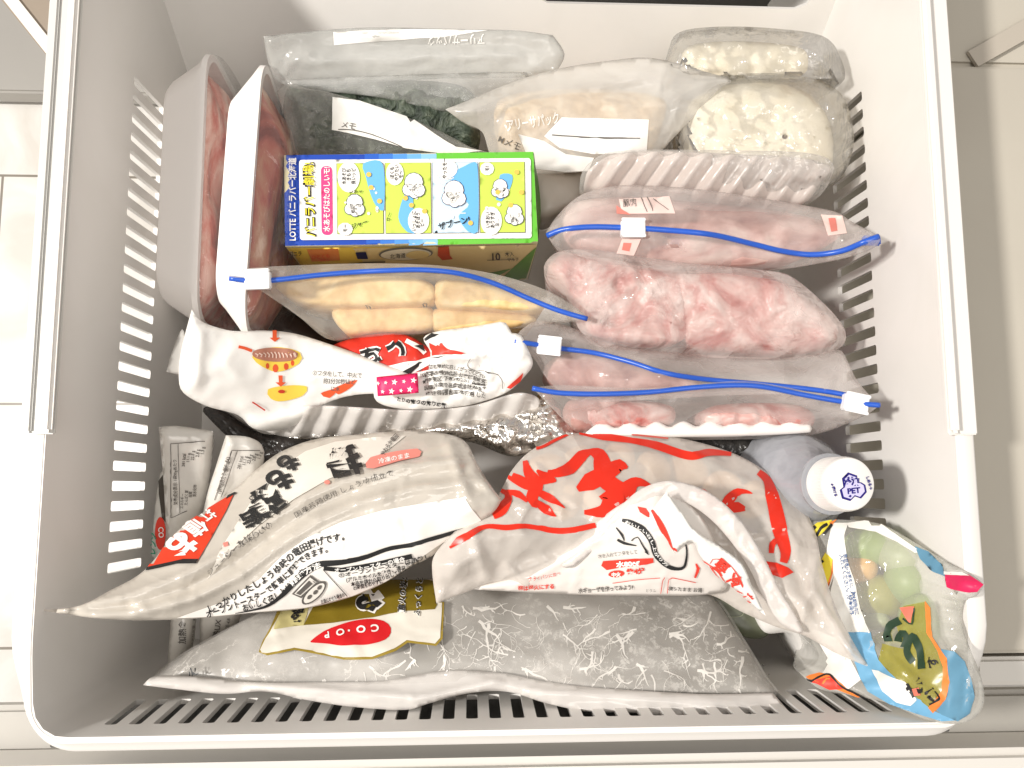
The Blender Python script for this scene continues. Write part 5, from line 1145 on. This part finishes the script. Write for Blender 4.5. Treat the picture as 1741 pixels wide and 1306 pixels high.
s = pillow('film', r, PF, PO_, PZ, 1.3, 95, 5.0, 6, (.13, 80, 30, 2.5), [f for f in fl] + [(760, 745, 800, 860, .25, 10), (800, 800, 850, 850, .2, 8), (560, 1000, 700, 950, .12, 14)], prof=.85)
# front panel (upper left), back panel (lower right)
put(s, 'panel', ink(.74, .70, .63), .0004).poly([(352, 985), (378, 930), (410, 880), (440, 835), (480, 795), (520, 768), (570, 752), (640, 744), (690, 742), (665, 762), (620, 790), (560, 815), (500, 850), (440, 895), (390, 940)]).done()
put(s, 'panel', ink(.86, .82, .77), .0004).poly([(300, 1050), (380, 1022), (440, 985), (480, 945), (520, 915), (580, 888), (650, 868), (720, 856), (790, 845), (800, 862), (818, 884), (790, 898), (740, 930), (695, 962), (655, 988), (600, 1012), (520, 1032), (430, 1040), (350, 1048)]).done()
put(s, 'red_patch', ink(*srgb(208, 62, 36)), .0006).poly([(246, 968), (262, 940), (300, 903), (350, 868), (400, 838), (385, 870), (360, 915), (338, 953), (312, 953), (280, 960)]).done()
put(s, 'print', INKK, .0007).poly([(243, 973), (246, 967), (280, 959), (312, 952), (338, 952), (334, 960), (300, 960), (270, 967)]).poly([(400, 838), (404, 840), (385, 850), (388, 844)]).done()
put(s, 'lettering', INKW, .0009).text('お', 309, 928, 46, 215, .05, 1.0, -.35).text('値', 333, 898, 36, 215, .03, .9, -.4).text('打', 352, 876, 28, 215, .02, .8, -.4).done()
k = put(s, 'lettering', INKK, .0013)
for ch, x, y, q, a_ in (('も', 492, 790, 34, 205), ('も', 478, 818, 42, 205), ('鶏', 452, 856, 52, 208), ('若', 428, 884, 30, 208)):
    k.text(ch, x, y, q, a_, .045, 1.1, -.15)
k.text('揚', 584, 788, 52, 193, .045, 1.1, -.15).done()
put(s, 'lettering', INKG, .0009).text('国産若鶏使用 しょうゆ仕立て', 0, 0, 11, 0, .0, .9, path=[(500, 876), (560, 842), (620, 818), (668, 804)]).text('やわらか竜田', 0, 0, 10, 0, .02, path=[(650, 776), (664, 755), (676, 742)]).text('ジューシーな味わいの', 0, 0, 10, sx=.9, path=[(352, 975), (400, 932), (440, 905), (462, 890)]).done()
put(s, 'print', ink(*srgb(226, 138, 126)), .0008).poly([(622, 790), (630, 780), (670, 770), (710, 765), (717, 770), (714, 778), (680, 786), (635, 799), (624, 798)], True).disc(557, 822, 5, 4).poly([(380, 925), (388, 922), (390, 930), (382, 932)]).done()
put(s, 'lettering', INKW, .0010).text('冷凍のまま', 670, 782, 10, 12, .02, 1.1).done()
# cooking directions on the white back panel
TX = [((395, 1005), (470, 975), (520, 935), (570, 912), (590, 908), 'しっかりしたしょうゆ味の竜田揚げです。', 15), ((405, 1018), (470, 995), (520, 955), (550, 935), (564, 930), 'トースターで簡単に調理できます。', 14), ((440, 1022), (480, 1010), (525, 970), (530, 960), (560, 940), 'おいしく召し上がれます。', 12.5)]
k = put(s, 'lettering', INKK, .0008)
k.text('しっかりしたしょうゆ味の竜田揚げです。', 0, 0, 15, bold=.025, path=[(352, 1036), (400, 1012), (440, 990), (475, 965), (505, 938), (540, 922), (585, 912)])
k.text('オーブントースターで簡単に調理できます。', 0, 0, 13.5, bold=.025, path=[(350, 1044), (410, 1024), (455, 1003), (490, 975), (518, 948), (556, 933)])
k.text('おいしく召し上がれます。', 0, 0, 12.5, bold=.025, path=[(412, 1033), (458, 1018), (490, 998), (520, 966)])
k.stroke([(400, 1041, 1), (450, 1030, 4), (478, 1012, 7), (505, 985, 10), (525, 968, 11), (545, 958, 10), (580, 955, 8), (620, 946, 8), (660, 932, 7), (700, 925, 7), (740, 913, 7), (788, 898, 5)], 8).stroke([(550, 965, 7), (580, 968, 8), (640, 958, 8), (700, 944, 8)], 8, False)
k.stroke([(549, 967), (565, 985), (583, 1004), (590, 1012)], 1.2)
k.text('①オーブントースターは予熱し', 0, 0, 8, bold=.02, sx=.9, path=[(575, 978), (640, 966), (700, 952), (730, 943)]).text('(アルミホイルを敷き、凍ったまま', 0, 0, 8, bold=.02, sx=.9, path=[(588, 985), (650, 973), (712, 952)]).text('本品を袋から取り出して加熱', 0, 0, 8, bold=.02, sx=.9, path=[(596, 992), (650, 981), (690, 966)]).text('の時間をめやすに', 0, 0, 8, bold=.02, path=[(600, 999), (650, 986)])
k.text('お皿にのせた場合の', 0, 0, 8, bold=.02, path=[(545, 1022), (585, 1009)])
k.done()
put(s, 'lettering', INKW, .0011).text('調理方法', 0, 0, 9.5, bold=.03, path=[(495, 993), (520, 971), (545, 958)]).text('オーブントースターの場合', 0, 0, 8.5, bold=.03, sx=.9, path=[(568, 968), (620, 963), (688, 948)]).done()
# toaster and plate pictogram
k = put(s, 'print', INKG, .0009)
k.poly([(496, 1008), (528, 976), (543, 988), (512, 1015)]).disc(534, 1006, 27, 11, 42).done()
put(s, 'print', ink(.80, .76, .70), .0011).poly([(500, 1007), (527, 980), (538, 988), (511, 1011)]).disc(534, 1006, 23, 8.5, 42).done()
put(s, 'print', INKG, .0013).poly([(503, 1006), (525, 985), (531, 990), (510, 1009)]).disc(526, 1012, 5, 3, 42).disc(536, 1004, 5, 3, 42).disc(543, 996, 5, 3, 42).stroke([(531, 985), (536, 989)], 1).stroke([(534, 982), (539, 986)], 1).done()

bpy.context.view_layer.update()
